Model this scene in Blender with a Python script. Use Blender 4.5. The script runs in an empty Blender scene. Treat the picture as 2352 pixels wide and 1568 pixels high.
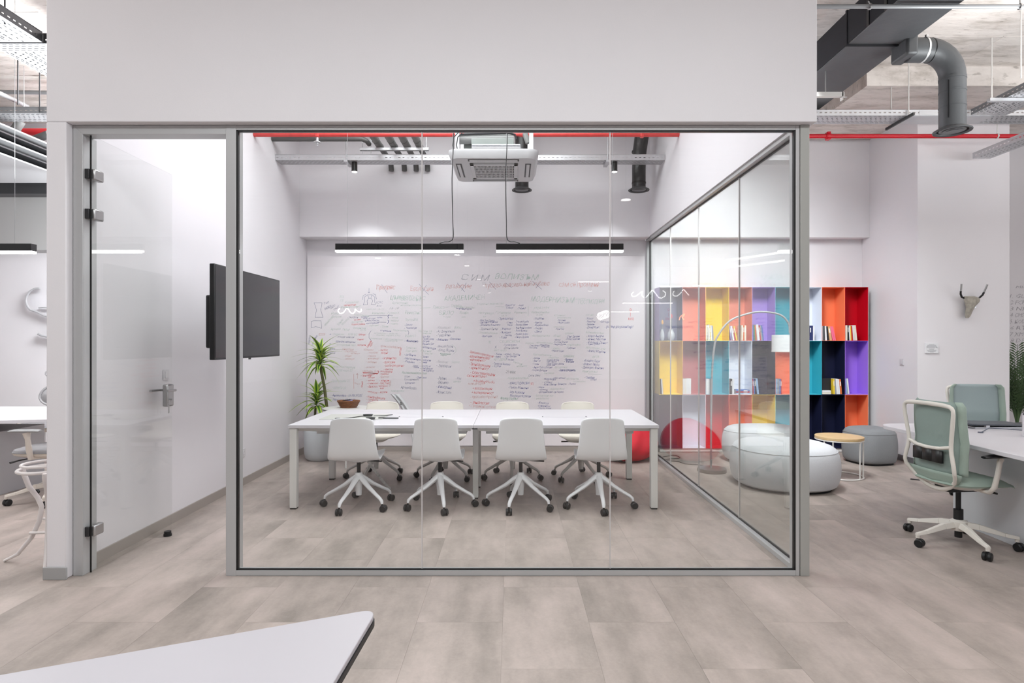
import bpy, bmesh, math, random
from mathutils import Vector, Matrix
random.seed(7)
R = math.radians
scn = bpy.context.scene
col = scn.collection
# ------------------------------------------------------------------ camera, world, lights, exposure
F = 1400.0                      # focal length in pixels of the 2352-wide frame
CX, CY, CH = 1176.0, 784.0, 1.45
cam_d = bpy.data.cameras.new('camera'); cam = bpy.data.objects.new('camera', cam_d); col.objects.link(cam)
cam_d.sensor_width = 36.0; cam_d.lens = F / 2352 * 36.0; cam_d.clip_start = 0.05
cam.location = (0, 0, CH); cam.rotation_euler = (R(90), 0, 0)
scn.camera = cam
scn.view_settings.view_transform = 'Standard'; scn.view_settings.look = 'None'
scn.view_settings.exposure = 0.25; scn.view_settings.gamma = 1.0; scn.view_settings.use_curve_mapping = False
w = bpy.data.worlds.new('world'); scn.world = w; w.use_nodes = True
w.node_tree.nodes['Background'].inputs['Color'].default_value = (0.93, 0.96, 1.0, 1)
w.node_tree.nodes['Background'].inputs['Strength'].default_value = 1.6
c = scn.cycles
c.max_bounces = 10; c.diffuse_bounces = 4; c.glossy_bounces = 5; c.transmission_bounces = 4; c.transparent_max_bounces = 24
c.caustics_reflective = False; c.caustics_refractive = False; c.use_denoising = True; c.sample_clamp_indirect = 6.0

def area(name, loc, size, power, rot=(0, 0, 0), color=(1, 1, 1), spread=180):
    d = bpy.data.lights.new(name, 'AREA'); d.shape = 'RECTANGLE'; d.size, d.size_y = size
    d.energy = power; d.color = color; d.spread = R(spread)
    o = bpy.data.objects.new(name, d); o.location = loc; o.rotation_euler = rot; col.objects.link(o)
    return o
WARM = (0.92, 0.968, 0.985)
area('added_overhead_fill', (0.0, 0.6, 4.25), (6.0, 1.0), 176, color=WARM)  # added fill above the frame for the front wall and floor
area('added_overhead_fill', (-6.0, 3.0, 4.25), (4.2, 2.6), 30, color=WARM)  # added fill, out of view, for the left office
area('added_overhead_fill', (-0.6, 5.5, 4.28), (2.4, 2.0), 116, color=WARM)  # added fill above the meeting room, never in view
area('added_overhead_fill', (2.3, 5.7, 4.15), (0.6, 1.8), 132, rot=(R(46), 0, 0), color=WARM, spread=105)  # unseen added fill, tilted to brighten the lounge wall
area('added_overhead_fill', (-3.9, 6.8, 4.28), (1.2, 1.6), 90, color=WARM)  # added fill hidden behind the partition wall
area('added_wall_fill', (-4.1, 6.5, 2.6), (1.4, 0.2), 58, rot=(R(66), 0, R(25)), color=WARM)  # added fill, hidden, to brighten the left office wall
area('added_upward_fill', (5.2, 4.0, 2.9), (3.4, 0.4), 138, rot=(R(180), 0, 0), color=WARM)  # added fill, out of view, brightens the concrete over the lounge
area('added_upward_fill', (-5.6, 3.4, 2.9), (3.0, 0.4), 50, rot=(R(180), 0, 0), color=WARM)  # added upward fill for the left ceiling, no lamp modelled
area('added_upward_fill', (-3.7, 5.9, 2.8), (0.8, 2.4), 112, rot=(R(180), 0, 0), color=WARM)  # second added upward fill, hidden behind the partition wall
area('added_side_fill', (-9.2, -1.5, 2.0), (2.6, 7.0), 60, rot=(0, R(-90), 0), color=(0.88, 0.94, 1.0))  # added side fill in front of the left wall, no window there
area('added_side_fill', (9.7, -1.5, 2.0), (2.6, 12.0), 190, rot=(0, R(90), 0), color=(0.88, 0.94, 1.0))  # added side fill in front of the right wall, no window there

# ------------------------------------------------------------------ helpers
def at(px, py, Y):
    return Vector(((px - CX) * Y / F, Y, CH - (py - CY) * Y / F))
def fl(px, py):
    Y = CH * F / (py - CY); return Vector(((px - CX) * Y / F, Y, 0))
def lin(c):
    return tuple(((v / 255) / 12.92 if v / 255 <= 0.04045 else ((v / 255 + 0.055) / 1.055) ** 2.4) for v in c) + (1,)
MATS = {}
def mat(name, rgb, rough=0.5, metal=0.0, bump=0.0, bscale=40, var=0.0, vscale=6, emit=0.0, coat=0.0, rand=0.0, spec=0.5):
    if name in MATS: return MATS[name]
    m = bpy.data.materials.new(name); m.use_nodes = True; nt = m.node_tree; b = nt.nodes['Principled BSDF']
    b.inputs['Base Color'].default_value = lin(rgb); b.inputs['Roughness'].default_value = rough
    b.inputs['Metallic'].default_value = metal; b.inputs['Specular IOR Level'].default_value = spec
    if coat: b.inputs['Coat Weight'].default_value = coat; b.inputs['Coat Roughness'].default_value = 0.05
    if emit:
        b.inputs['Emission Color'].default_value = lin(rgb); b.inputs['Emission Strength'].default_value = emit
    tc = nt.nodes.new('ShaderNodeTexCoord')
    if var or rand:
        hs = nt.nodes.new('ShaderNodeHueSaturation'); hs.inputs['Color'].default_value = lin(rgb)
        src = None
        if var:
            n = nt.nodes.new('ShaderNodeTexNoise'); n.inputs['Scale'].default_value = vscale; n.inputs['Detail'].default_value = 6
            nt.links.new(tc.outputs['Object'], n.inputs['Vector'])
            mr = nt.nodes.new('ShaderNodeMapRange'); mr.inputs[1].default_value = 0.3; mr.inputs[2].default_value = 0.7
            mr.inputs[3].default_value = 1 - var; mr.inputs[4].default_value = 1 + var
            nt.links.new(n.outputs['Fac'], mr.inputs[0]); src = mr.outputs[0]
        if rand:
            oi = nt.nodes.new('ShaderNodeObjectInfo')
            mr2 = nt.nodes.new('ShaderNodeMapRange'); mr2.inputs[3].default_value = 1 - rand; mr2.inputs[4].default_value = 1 + rand
            nt.links.new(oi.outputs['Random'], mr2.inputs[0])
            if src:
                mu = nt.nodes.new('ShaderNodeMath'); mu.operation = 'MULTIPLY'
                nt.links.new(src, mu.inputs[0]); nt.links.new(mr2.outputs[0], mu.inputs[1]); src = mu.outputs[0]
            else: src = mr2.outputs[0]
        nt.links.new(src, hs.inputs['Value']); nt.links.new(hs.outputs[0], b.inputs['Base Color'])
    if bump:
        n2 = nt.nodes.new('ShaderNodeTexNoise'); n2.inputs['Scale'].default_value = bscale; n2.inputs['Detail'].default_value = 3
        nt.links.new(tc.outputs['Object'], n2.inputs['Vector'])
        bp = nt.nodes.new('ShaderNodeBump'); bp.inputs['Strength'].default_value = bump; bp.inputs['Distance'].default_value = 0.01
        nt.links.new(n2.outputs['Fac'], bp.inputs['Height']); nt.links.new(bp.outputs[0], b.inputs['Normal'])
    MATS[name] = m; return m
def glass_mat(name, tint, r0=0.045):
    m = bpy.data.materials.new(name); m.use_nodes = True; nt = m.node_tree; nt.nodes.clear()
    out = nt.nodes.new('ShaderNodeOutputMaterial'); tr = nt.nodes.new('ShaderNodeBsdfTransparent'); gl = nt.nodes.new('ShaderNodeBsdfGlossy')
    tr.inputs['Color'].default_value = (*tint, 1); gl.inputs['Roughness'].default_value = 0.0
    ge = nt.nodes.new('ShaderNodeNewGeometry'); dot = nt.nodes.new('ShaderNodeVectorMath'); dot.operation = 'DOT_PRODUCT'
    nt.links.new(ge.outputs['Incoming'], dot.inputs[0]); nt.links.new(ge.outputs['Normal'], dot.inputs[1])
    def M(op, a, b=None):
        n = nt.nodes.new('ShaderNodeMath'); n.operation = op
        for i, v in enumerate((a, b)):
            if v is None: continue
            if isinstance(v, (int, float)): n.inputs[i].default_value = v
            else: nt.links.new(v, n.inputs[i])
        return n.outputs[0]
    x = M('ABSOLUTE', dot.outputs['Value']); x = M('SUBTRACT', 1.0, x); x = M('POWER', x, 5.0); x = M('MULTIPLY', x, 1 - r0); x = M('ADD', x, r0)
    mx = nt.nodes.new('ShaderNodeMixShader'); nt.links.new(x, mx.inputs[0]); nt.links.new(tr.outputs[0], mx.inputs[1]); nt.links.new(gl.outputs[0], mx.inputs[2])
    nt.links.new(mx.outputs[0], out.inputs[0]); MATS[name] = m; return m

class MB:
    def __init__(s): s.v = []; s.f = []; s.mi = []; s.cur = 0
    def add(s, vs, fs):
        b = len(s.v); s.v += [Vector(v) for v in vs]; s.f += [tuple(i + b for i in f) for f in fs]; s.mi += [s.cur] * len(fs); return s
    def box(s, x0, x1, y0, y1, z0, z1, M=None):
        vs = [Vector((x, y, z)) for z in (z0, z1) for y in (y0, y1) for x in (x0, x1)]
        if M: vs = [M @ v for v in vs]
        return s.add(vs, [(0, 2, 3, 1), (4, 5, 7, 6), (0, 1, 5, 4), (2, 6, 7, 3), (0, 4, 6, 2), (1, 3, 7, 5)])
    def prism(s, pts, z0, z1, M=None):
        n = len(pts); vs = [Vector((p[0], p[1], z)) for z in (z0, z1) for p in pts]
        if M: vs = [M @ v for v in vs]
        return s.add(vs, [tuple(range(n - 1, -1, -1)), tuple(range(n, 2 * n))] + [(i, (i + 1) % n, n + (i + 1) % n, n + i) for i in range(n)])
    def tube(s, pts, r, n=8, closed=False, flat=1.0, up=None):
        pts = [Vector(p) for p in pts]; m = len(pts); rs = r if isinstance(r, (list, tuple)) else [r] * m; vs = []
        prev = None
        for i, p in enumerate(pts):
            a = pts[(i - 1) % m] if (closed or i > 0) else p; b = pts[(i + 1) % m] if (closed or i < m - 1) else p
            t = (b - a).normalized()
            if up is not None: u = Vector(up) - t * t.dot(Vector(up))
            elif prev is not None: u = prev - t * t.dot(prev)
            else:
                u = Vector((0, 0, 1)) if abs(t.z) < 0.9 else Vector((1, 0, 0)); u = u - t * t.dot(u)
            if u.length < 1e-5: u = t.orthogonal()
            u.normalize(); prev = u; wv = t.cross(u)
            for k in range(n):
                an = 2 * math.pi * (k + 0.5) / n
                vs.append(p + (u * math.cos(an) * flat + wv * math.sin(an)) * rs[i])
        fs = []
        for i in range(m if closed else m - 1):
            j = (i + 1) % m
            for k in range(n): fs.append((i * n + k, i * n + (k + 1) % n, j * n + (k + 1) % n, j * n + k))
        if not closed: fs += [tuple(range(n - 1, -1, -1)), tuple((m - 1) * n + k for k in range(n))]
        return s.add(vs, fs)
    def cyl(s, a, b, r, n=16, r2=None): return s.tube([a, b], [r, r if r2 is None else r2], n)
    def lathe(s, prof, c=(0, 0, 0), n=32, M=None, pw=2.0, sx=1.0, sy=1.0):
        vs = []; fs = []; m = len(prof)
        for (r, z) in prof:
            for k in range(n):
                a = 2 * math.pi * k / n; ca, sa = math.cos(a), math.sin(a)
                q = (abs(ca) ** pw + abs(sa) ** pw) ** (-1 / pw)
                v = Vector((r * q * ca * sx, r * q * sa * sy, z))
                v = (M @ v) if M else v
                vs.append(v + Vector(c))
        for i in range(m - 1):
            for k in range(n): fs.append((i * n + k, i * n + (k + 1) % n, (i + 1) * n + (k + 1) % n, (i + 1) * n + k))
        fs += [tuple(range(n - 1, -1, -1)), tuple((m - 1) * n + k for k in range(n))]
        return s.add(vs, fs)
    def grid(s, rows):
        n = len(rows[0]); vs = [p for r in rows for p in r]
        return s.add(vs, [(i * n + k, i * n + k + 1, (i + 1) * n + k + 1, (i + 1) * n + k) for i in range(len(rows) - 1) for k in range(n - 1)])
    def build(s, name, mats, parent=None, local=False, smooth=True, bevel=0.0, solid=0.0, subsurf=0, seg=2):
        off = Vector((0, 0, 0))
        if parent is not None and not local:
            p = parent
            while p.parent: p = p.parent
            off = Vector(p.location)
        me = bpy.data.meshes.new(name); me.from_pydata([v - off for v in s.v], [], s.f)
        mats = mats if isinstance(mats, (list, tuple)) else [mats]
        for m in mats: me.materials.append(m)
        if len(mats) > 1: me.polygons.foreach_set('material_index', s.mi)
        me.update()
        if smooth:
            me.polygons.foreach_set('use_smooth', [True] * len(me.polygons))
            me.set_sharp_from_angle(angle=R(38))
        o = bpy.data.objects.new(name, me); col.objects.link(o)
        if parent is not None: o.parent = parent
        if solid:
            md = o.modifiers.new('solid', 'SOLIDIFY'); md.thickness = solid; md.offset = 0
        if bevel:
            md = o.modifiers.new('bevel', 'BEVEL'); md.width = bevel; md.segments = seg; md.limit_method = 'ANGLE'; md.angle_limit = R(40)
        if subsurf:
            md = o.modifiers.new('sub', 'SUBSURF'); md.levels = subsurf; md.render_levels = subsurf
        return o
def tag(o, label=None, cat=None, group=None, kind=None):
    if label: o['label'] = label
    if cat: o['category'] = cat
    if group: o['group'] = group
    if kind: o['kind'] = kind
    return o
def thing(name, label, cat, loc=(0, 0, 0), rz=0.0, group=None, kind=None):
    o = bpy.data.objects.new(name, None); o.empty_display_size = 0.1; col.objects.link(o)
    o.location = loc; o.rotation_euler = (0, 0, rz); return tag(o, label, cat, group, kind)
KIDS = lambda o: [x for x in col.objects if x.parent is o]
def copy_tree(o, parent=None, kidmap=None):
    if kidmap is None:
        kidmap = {}
        for x in col.objects:
            if x.parent: kidmap.setdefault(x.parent.name, []).append(x)
    c = o.copy(); col.objects.link(c)
    if parent is not None: c.parent = parent
    for ch in kidmap.get(o.name, []): copy_tree(ch, c, kidmap)
    return c
def struct(mb, name, m, **k):
    return tag(mb.build(name, m, **k), kind='structure')
def sbox(name, m, *a, label=None, **k):
    o = struct(MB().box(*a), name, m, **k); o['label'] = label or name.replace('_', ' '); o['category'] = 'structure'
    return o
def smooth(pts, n=5):
    P = [Vector(p) for p in pts]; Q = []
    for i in range(len(P) - 1):
        a, b, c_, d = P[max(0, i - 1)], P[i], P[i + 1], P[min(len(P) - 1, i + 2)]
        for k in range(n):
            u = k / n; Q.append(.5 * (2 * b + (c_ - a) * u + (2 * a - 5 * b + 4 * c_ - d) * u * u + (3 * b - a - 3 * c_ + d) * u ** 3))
    return Q + [P[-1]]
def perf(mb, o, u, v, L, W, rows, pitch=0.05):
    """sheet with real slots: rows = (centre along v, slot width, slot length, phase)"""
    o, u, v = Vector(o), Vector(u), Vector(v)
    P = lambda a, b: o + u * a + v * b
    edges = [0.0]
    for (c_, w_, l_, ph) in rows: edges += [c_ - w_ / 2, c_ + w_ / 2]
    edges.append(W)
    q = lambda a0, a1, b0, b1: mb.add([P(a0, b0), P(a1, b0), P(a1, b1), P(a0, b1)], [(0, 1, 2, 3)])
    for i in range(0, len(edges), 2): q(0, L, edges[i], edges[i + 1])
    for (c_, w_, l_, ph) in rows:
        b0, b1 = c_ - w_ / 2, c_ + w_ / 2; a = 0.0; s_ = ph * pitch + 0.01
        while s_ + l_ < L:
            if s_ > a: q(a, s_, b0, b1)
            a = s_ + l_; s_ += pitch
        q(a, L, b0, b1)
# ------------------------------------------------------------------ materials
wall_m = mat('wall_paint', (231, 228, 231), 0.55, bump=0.04, bscale=160, var=0.012, vscale=1.5)
wall_in = mat('room_wall_paint', (228, 224, 228), 0.55, bump=0.04, bscale=160, var=0.012, vscale=1.5)
board_m = mat('whiteboard_surface', (234, 228, 232), 0.25, var=0.02, vscale=1.2, spec=0.35)
frame_m = mat('frame_grey', (188, 188, 189), 0.38, metal=0.25)
post_m = mat('post_greige', (168, 168, 164), 0.45, metal=0.2)
gasket_m = mat('gasket_black', (14, 14, 15), 0.5)
base_m = mat('baseboard_grey', (163, 162, 162), 0.5)
base_in = mat('baseboard_taupe', (160, 151, 145), 0.5)
glass_f = glass_mat('partition_glass', (0.985, 0.99, 0.985), 0.03)
glass_s = glass_mat('side_glass', (0.965, 0.98, 0.97), 0.13)
seam_m = mat('silicone_seam', (205, 200, 200), 0.3)
steel_m = mat('brushed_steel', (175, 174, 174), 0.32, metal=0.85)
white_pl = mat('white_plastic', (238, 238, 241), 0.32)
warm_lit_pl = mat('white_plastic_warm_lit', (236, 230, 220), 0.38)  # white chair plastic with its warm light tint put into the colour
table_w = mat('table_white', (216, 213, 218), 0.33)
leg_w = mat('white_powder_coat', (222, 220, 217), 0.4)
black_pl = mat('black_plastic', (22, 22, 24), 0.42)
black_m = mat('black_metal', (18, 18, 19), 0.35, metal=0.3)
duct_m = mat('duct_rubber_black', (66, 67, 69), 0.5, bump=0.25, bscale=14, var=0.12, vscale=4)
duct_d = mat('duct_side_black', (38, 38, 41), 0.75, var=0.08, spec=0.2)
galv_m = mat('galvanised_steel', (196, 196, 199), 0.38, metal=0.55, var=0.05)
dark_rail = mat('dark_channel', (60, 60, 62), 0.4, metal=0.5)
red_m = mat('pipe_red', (200, 12, 34), 0.3)
red_w = mat('pipe_red_weathered', (212, 62, 60), 0.4, var=0.12, vscale=20)
grey_pipe = mat('grey_insulation', (118, 118, 117), 0.6, bump=0.3, bscale=30, var=0.08)
grey_tube = mat('grey_conduit', (150, 151, 153), 0.35, metal=0.2)
def lamp_mat(n, rgb, s): return mat(n, rgb, 0.5, emit=s)
lamp_e = lamp_mat('lamp_diffuser', (255, 250, 250), 9)
spot_e = lamp_mat('spot_lens', (255, 252, 250), 14)
neon_e = lamp_mat('neon_tube', (255, 255, 255), 10)
neon_o = lamp_mat('neon_orange', (255, 150, 90), 14)

def concrete():
    m = bpy.data.materials.new('board_marked_concrete'); m.use_nodes = True; nt = m.node_tree; b = nt.nodes['Principled BSDF']
    b.inputs['Roughness'].default_value = 0.85
    tc = nt.nodes.new('ShaderNodeNewGeometry')
    mp = nt.nodes.new('ShaderNodeMapping'); mp.inputs['Scale'].default_value = (1.4, 5.0, 3.0)
    nt.links.new(tc.outputs['Position'], mp.inputs[0])
    n = nt.nodes.new('ShaderNodeTexNoise'); n.inputs['Scale'].default_value = 1.6; n.inputs['Detail'].default_value = 9; n.inputs['Roughness'].default_value = 0.68
    nt.links.new(mp.outputs[0], n.inputs['Vector'])
    r = nt.nodes.new('ShaderNodeValToRGB'); e = r.color_ramp.elements
    e[0].position = 0.26; e[0].color = lin((166, 156, 146)); e[1].position = 0.72; e[1].color = lin((234, 226, 220))
    x = r.color_ramp.elements.new(0.5); x.color = lin((220, 211, 205))
    nt.links.new(n.outputs['Fac'], r.inputs[0])
    mp2 = nt.nodes.new('ShaderNodeMapping'); mp2.inputs['Scale'].default_value = (3.0, 14.0, 6.0)
    nt.links.new(tc.outputs['Position'], mp2.inputs[0])
    n2 = nt.nodes.new('ShaderNodeTexNoise'); n2.inputs['Scale'].default_value = 3.0; n2.inputs['Detail'].default_value = 5
    nt.links.new(mp2.outputs[0], n2.inputs['Vector'])
    r2 = nt.nodes.new('ShaderNodeValToRGB'); r2.color_ramp.elements[0].position = 0.3; r2.color_ramp.elements[1].position = 0.38
    r2.color_ramp.elements[0].color = (0.35, 0.33, 0.31, 1); r2.color_ramp.elements[1].color = (1, 1, 1, 1)
    nt.links.new(n2.outputs['Fac'], r2.inputs[0])
    mx = nt.nodes.new('ShaderNodeMixRGB'); mx.blend_type = 'MULTIPLY'; mx.inputs[0].default_value = 0.5
    nt.links.new(r.outputs[0], mx.inputs[1]); nt.links.new(r2.outputs[0], mx.inputs[2])
    oi = nt.nodes.new('ShaderNodeObjectInfo'); mr = nt.nodes.new('ShaderNodeMapRange'); mr.inputs[3].default_value = 0.9; mr.inputs[4].default_value = 1.08
    nt.links.new(oi.outputs['Random'], mr.inputs[0])
    hs = nt.nodes.new('ShaderNodeHueSaturation'); nt.links.new(mx.outputs[0], hs.inputs['Color']); nt.links.new(mr.outputs[0], hs.inputs['Value'])
    nt.links.new(hs.outputs[0], b.inputs['Base Color'])
    bp = nt.nodes.new('ShaderNodeBump'); bp.inputs['Strength'].default_value = 0.5; bp.inputs['Distance'].default_value = 0.02
    nt.links.new(n.outputs['Fac'], bp.inputs['Height']); nt.links.new(bp.outputs[0], b.inputs['Normal'])
    return m
conc_m = concrete()
def floor_mat():
    m = bpy.data.materials.new('stone_look_vinyl'); m.use_nodes = True; nt = m.node_tree; b = nt.nodes['Principled BSDF']
    b.inputs['Roughness'].default_value = 0.48; b.inputs['Specular IOR Level'].default_value = 0.35
    ge = nt.nodes.new('ShaderNodeNewGeometry'); oi = nt.nodes.new('ShaderNodeObjectInfo')
    cb = nt.nodes.new('ShaderNodeCombineXYZ'); mu = nt.nodes.new('ShaderNodeMath'); mu.operation = 'MULTIPLY'; mu.inputs[1].default_value = 40
    nt.links.new(oi.outputs['Random'], mu.inputs[0]); nt.links.new(mu.outputs[0], cb.inputs[2])
    ad = nt.nodes.new('ShaderNodeVectorMath'); nt.links.new(ge.outputs['Position'], ad.inputs[0]); nt.links.new(cb.outputs[0], ad.inputs[1])
    def noise(scale, sc, det, rough=0.55):
        mp = nt.nodes.new('ShaderNodeMapping'); mp.inputs['Scale'].default_value = sc; nt.links.new(ad.outputs[0], mp.inputs[0])
        n = nt.nodes.new('ShaderNodeTexNoise'); n.inputs['Scale'].default_value = scale; n.inputs['Detail'].default_value = det; n.inputs['Roughness'].default_value = rough
        nt.links.new(mp.outputs[0], n.inputs['Vector']); return n.outputs['Fac']
    a = noise(1.0, (4.2, 0.75, 1), 4, 0.5); f = noise(3.0, (2.2, 1.2, 1), 8, 0.7); g = noise(60, (1, 1, 1), 4, 0.7)
    def mixf(x, y, t):
        n = nt.nodes.new('ShaderNodeMix'); n.inputs[0].default_value = t; nt.links.new(x, n.inputs[2]); nt.links.new(y, n.inputs[3]); return n.outputs[0]
    v = mixf(mixf(a, f, 0.42), g, 0.10)
    r = nt.nodes.new('ShaderNodeValToRGB'); e = r.color_ramp.elements
    e[0].position = 0.34; e[0].color = lin((136, 127, 120)); e[1].position = 0.67; e[1].color = lin((188, 173, 167))
    x = e.new(0.5); x.color = lin((165, 153, 146))
    nt.links.new(v, r.inputs[0])
    mr = nt.nodes.new('ShaderNodeMapRange'); mr.inputs[3].default_value = 0.965; mr.inputs[4].default_value = 1.03; nt.links.new(oi.outputs['Random'], mr.inputs[0])
    hs = nt.nodes.new('ShaderNodeHueSaturation'); nt.links.new(r.outputs[0], hs.inputs['Color']); nt.links.new(mr.outputs[0], hs.inputs['Value'])
    nt.links.new(hs.outputs[0], b.inputs['Base Color'])
    return m
floor_m = floor_mat()

# ------------------------------------------------------------------ floor: every tile is a piece
floor = sbox('floor', floor_m, -9.5, 10.0, -16.2, 8.6, -0.12, -0.0015, label='greige stone-look vinyl floor')
tile_me = None
TW, TL = 0.445, 0.9
def tile_obj():
    global tile_me
    if tile_me is None:
        o = MB().box(-TW / 2 + .0004, TW / 2 - .0004, -TL / 2 + .0004, TL / 2 - .0004, -0.004, 0.0).build('tile', floor_m, floor, smooth=False)
        tile_me = o.data; return o
    o = bpy.data.objects.new('tile', tile_me); col.objects.link(o); o.parent = floor; return o
k = 0
for i in range(-14, 15):
    xc = -0.048 + TW * (i + 0.5)
    for j in range(0, 9):
        yc = 1.2 + TL * (j + 0.5) + (0.45 if i % 2 else 0.0) - 0.3
        if yc - TL / 2 > 8.2 or abs(xc) - TW > 0.86 * (yc + TL / 2): continue
        t = tile_obj(); t.location = (xc, yc, 0)

# ------------------------------------------------------------------ ceiling: cast slab with board panels
ceil = sbox('ceiling', conc_m, -9.5, 10.0, -16.2, 8.6, 4.33, 4.55, label='raw board-marked concrete ceiling')
pm = None
for i in range(-6, 7):
    for j in range(8):
        xc, yc = 0.55 + i * 1.25 - (0.3 if j % 2 else 0), 4.68 + 0.42 * j
        if -2.6 < xc < 1.5: continue
        if xc + .62 > 3.70 and yc + .2 > 6.36: continue
        if yc > 8.0: continue
        if pm is None:
            o = MB().box(-.622, .622, -.207, .207, 4.318, 4.332).build('concrete_panel', conc_m, ceil); pm = o.data
        else:
            o = bpy.data.objects.new('concrete_panel', pm); col.objects.link(o); o.parent = ceil
        o.location = (xc, yc, random.uniform(-.003, .003))
sbox('ceiling', conc_m, 3.717, 10.0, 6.385, 8.6, 4.127, 4.33, label='lower concrete ceiling slab above the lounge')

# ------------------------------------------------------------------ walls
sbox('wall_rear', wall_m, -9.5, 10.0, -16.2, -16.0, 0, 4.33, label='far office wall behind the camera')
sbox('wall_left', wall_m, -9.5, -9.3, -16.0, 8.3, 0, 4.33, label='white wall far to the left')
sbox('wall_right', wall_m, 9.8, 10.0, -16.0, 8.3, 0, 4.33, label='white wall far to the right')
# partition front: wall strip left of the door, big panel above the glass
YF = 3.72
sbox('wall_front', wall_m, -2.843, 1.863, YF, 3.86, 2.79, 4.33, bevel=0.006, label='tall white wall above the glass partition')
sbox('wall_front', wall_m, -2.843, -2.722, YF, 3.86, 0, 2.79, bevel=0.006, label='narrow white wall end left of the glass door')
sbox('wall_left', wall_in, -2.843, -2.718, 3.86, 8.27, 0, 4.33, label='white meeting room side wall with the screen')
sbox('wall_right', wall_in, 1.76, 1.863, 3.86, 8.1, 2.80, 4.33, label='white wall above the side glazing')
sbox('wall_back', wall_in, -2.718, 1.863, 8.07, 8.27, 0, 2.79, label='meeting room back wall behind the writing board')
sbox('wall_back', wall_in, -2.718, 1.76, 7.80, 8.27, 2.79, 4.33, label='white bulkhead across the top of the meeting room')
sbox('wall_back', wall_m, 1.863, 9.8, 8.27, 8.5, 0, 4.33, label='white lounge back wall')
sbox('wall_back', wall_m, 1.863, 4.75, 8.10, 8.27, 2.833, 4.127, label='white bulkhead above the bookcase')
sbox('wall_right', wall_m, 4.75, 5.83, 7.14, 8.27, 0, 4.127, bevel=0.004, label='wide white column with the wall trophy')
sbox('wall_back', wall_m, -9.3, -2.843, 8.05, 8.27, 0, 4.33, label='white left office wall')
sbox('trim_1', mat('bulkhead_grey', (176, 175, 174), 0.6), -9.3, -2.843, 7.8, 8.05, 2.62, 3.50, label='grey bulkhead band over the left office')
# baseboards
sbox('baseboard_front', base_m, -2.855, -2.712, YF - 0.014, YF, 0, 0.075, bevel=0.003, label='grey skirting on the wall end')
sbox('baseboard_left', base_in, -2.718, -2.706, 3.86, 8.07, 0, 0.075, label='taupe skirting along the meeting room side wall')
sbox('baseboard_back', base_in, -2.706, 1.76, 8.052, 8.07, 0, 0.06, label='taupe skirting under the writing board')
sbox('baseboard_right', mat('baseboard_dark', (112, 112, 116), .5), 4.738, 4.75, 7.13, 8.27, 0, 0.07, label='dark grey skirting at the column side')
sbox('baseboard_right', MATS['baseboard_dark'], 4.738, 5.84, 7.126, 7.14, 0, 0.07, label='dark grey skirting at the column front')
sbox('baseboard_back', MATS['baseboard_dark'], 1.9, 4.738, 8.258, 8.27, 0, 0.07, label='dark grey skirting behind the bookcase')

# ------------------------------------------------------------------ front glazing (window_1)
Z1 = 2.787
w1 = thing('window_1', 'three pane frameless-joint glass front of the meeting room in a grey frame', 'window', (0, 3.8, 0), kind='structure')
fr = MB().box(-1.765, 1.757, 3.773, 3.83, Z1 - 0.028, Z1); fr.build('frame_head', frame_m, w1, bevel=.002)
MB().box(-1.77, 1.757, 3.773, 3.83, 0.0, 0.034).build('frame_sill', frame_m, w1, bevel=.002)
MB().box(-1.771, -1.708, 3.771, 3.87, 0.0, Z1 + .001).build('mullion', frame_m, w1, bevel=.002)
MB().box(1.757, 1.781, 3.773, 3.86, 0.0, Z1).build('frame_jamb', frame_m, w1, bevel=.002)
MB().box(1.783, 1.84, 3.768, 3.87, 0.0, Z1 + .002).build('corner_post', post_m, w1, bevel=.003)
g = MB()
g.box(-1.708, 1.757, 3.776, 3.80, Z1 - .034, Z1 - .028).box(-1.708, 1.757, 3.776, 3.80, .034, .040)
g.box(-1.708, -1.698, 3.776, 3.80, .034, Z1 - .028).box(1.747, 1.757, 3.776, 3.80, .034, Z1 - .028)
g.build('gasket', gasket_m, w1)
xs = [-1.698, -0.560, 0.610, 1.747]
for a, b in zip(xs, xs[1:]):
    MB().box(a + .003, b - .003, 3.790, 3.800, .040, Z1 - .034).build('glass_pane', glass_f, w1, smooth=False)
for a in xs[1:3]: MB().box(a - .0032, a + .0032, 3.788, 3.802, .040, Z1 - .034).build('pane_seam', seam_m, w1)

# ------------------------------------------------------------------ side glazing (window_2)
w2 = thing('window_2', 'four pane side glazing between the meeting room and the lounge', 'window', (1.82, 6.0, 0), kind='structure')
MB().box(1.775, 1.84, 3.872, 8.07, 2.768, 2.80).build('frame_head', frame_m, w2, bevel=.002)
MB().box(1.775, 1.84, 3.872, 8.07, 0.0, 0.034).build('frame_sill', frame_m, w2, bevel=.002)
MB().box(1.775, 1.84, 8.03, 8.068, 0.0, 2.77).build('frame_jamb', frame_m, w2, bevel=.002)
g = MB()
g.box(1.812, 1.829, 3.872, 8.03, 2.758, 2.768).box(1.812, 1.829, 3.872, 8.03, .034, .042).box(1.812, 1.829, 8.012, 8.03, .034, 2.768)
g.build('gasket', gasket_m, w2)
ys = [3.873, 4.88, 5.94, 7.0, 8.012]
for a, b in zip(ys, ys[1:]):
    MB().box(1.816, 1.825, a + .003, b - .003, .042, 2.758).build('glass_pane', glass_s, w2, smooth=False)
for a in ys[1:4]: MB().box(1.8145, 1.8265, a - .004, a + .004, .042, 2.758).build('pane_seam', seam_m, w2)

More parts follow.
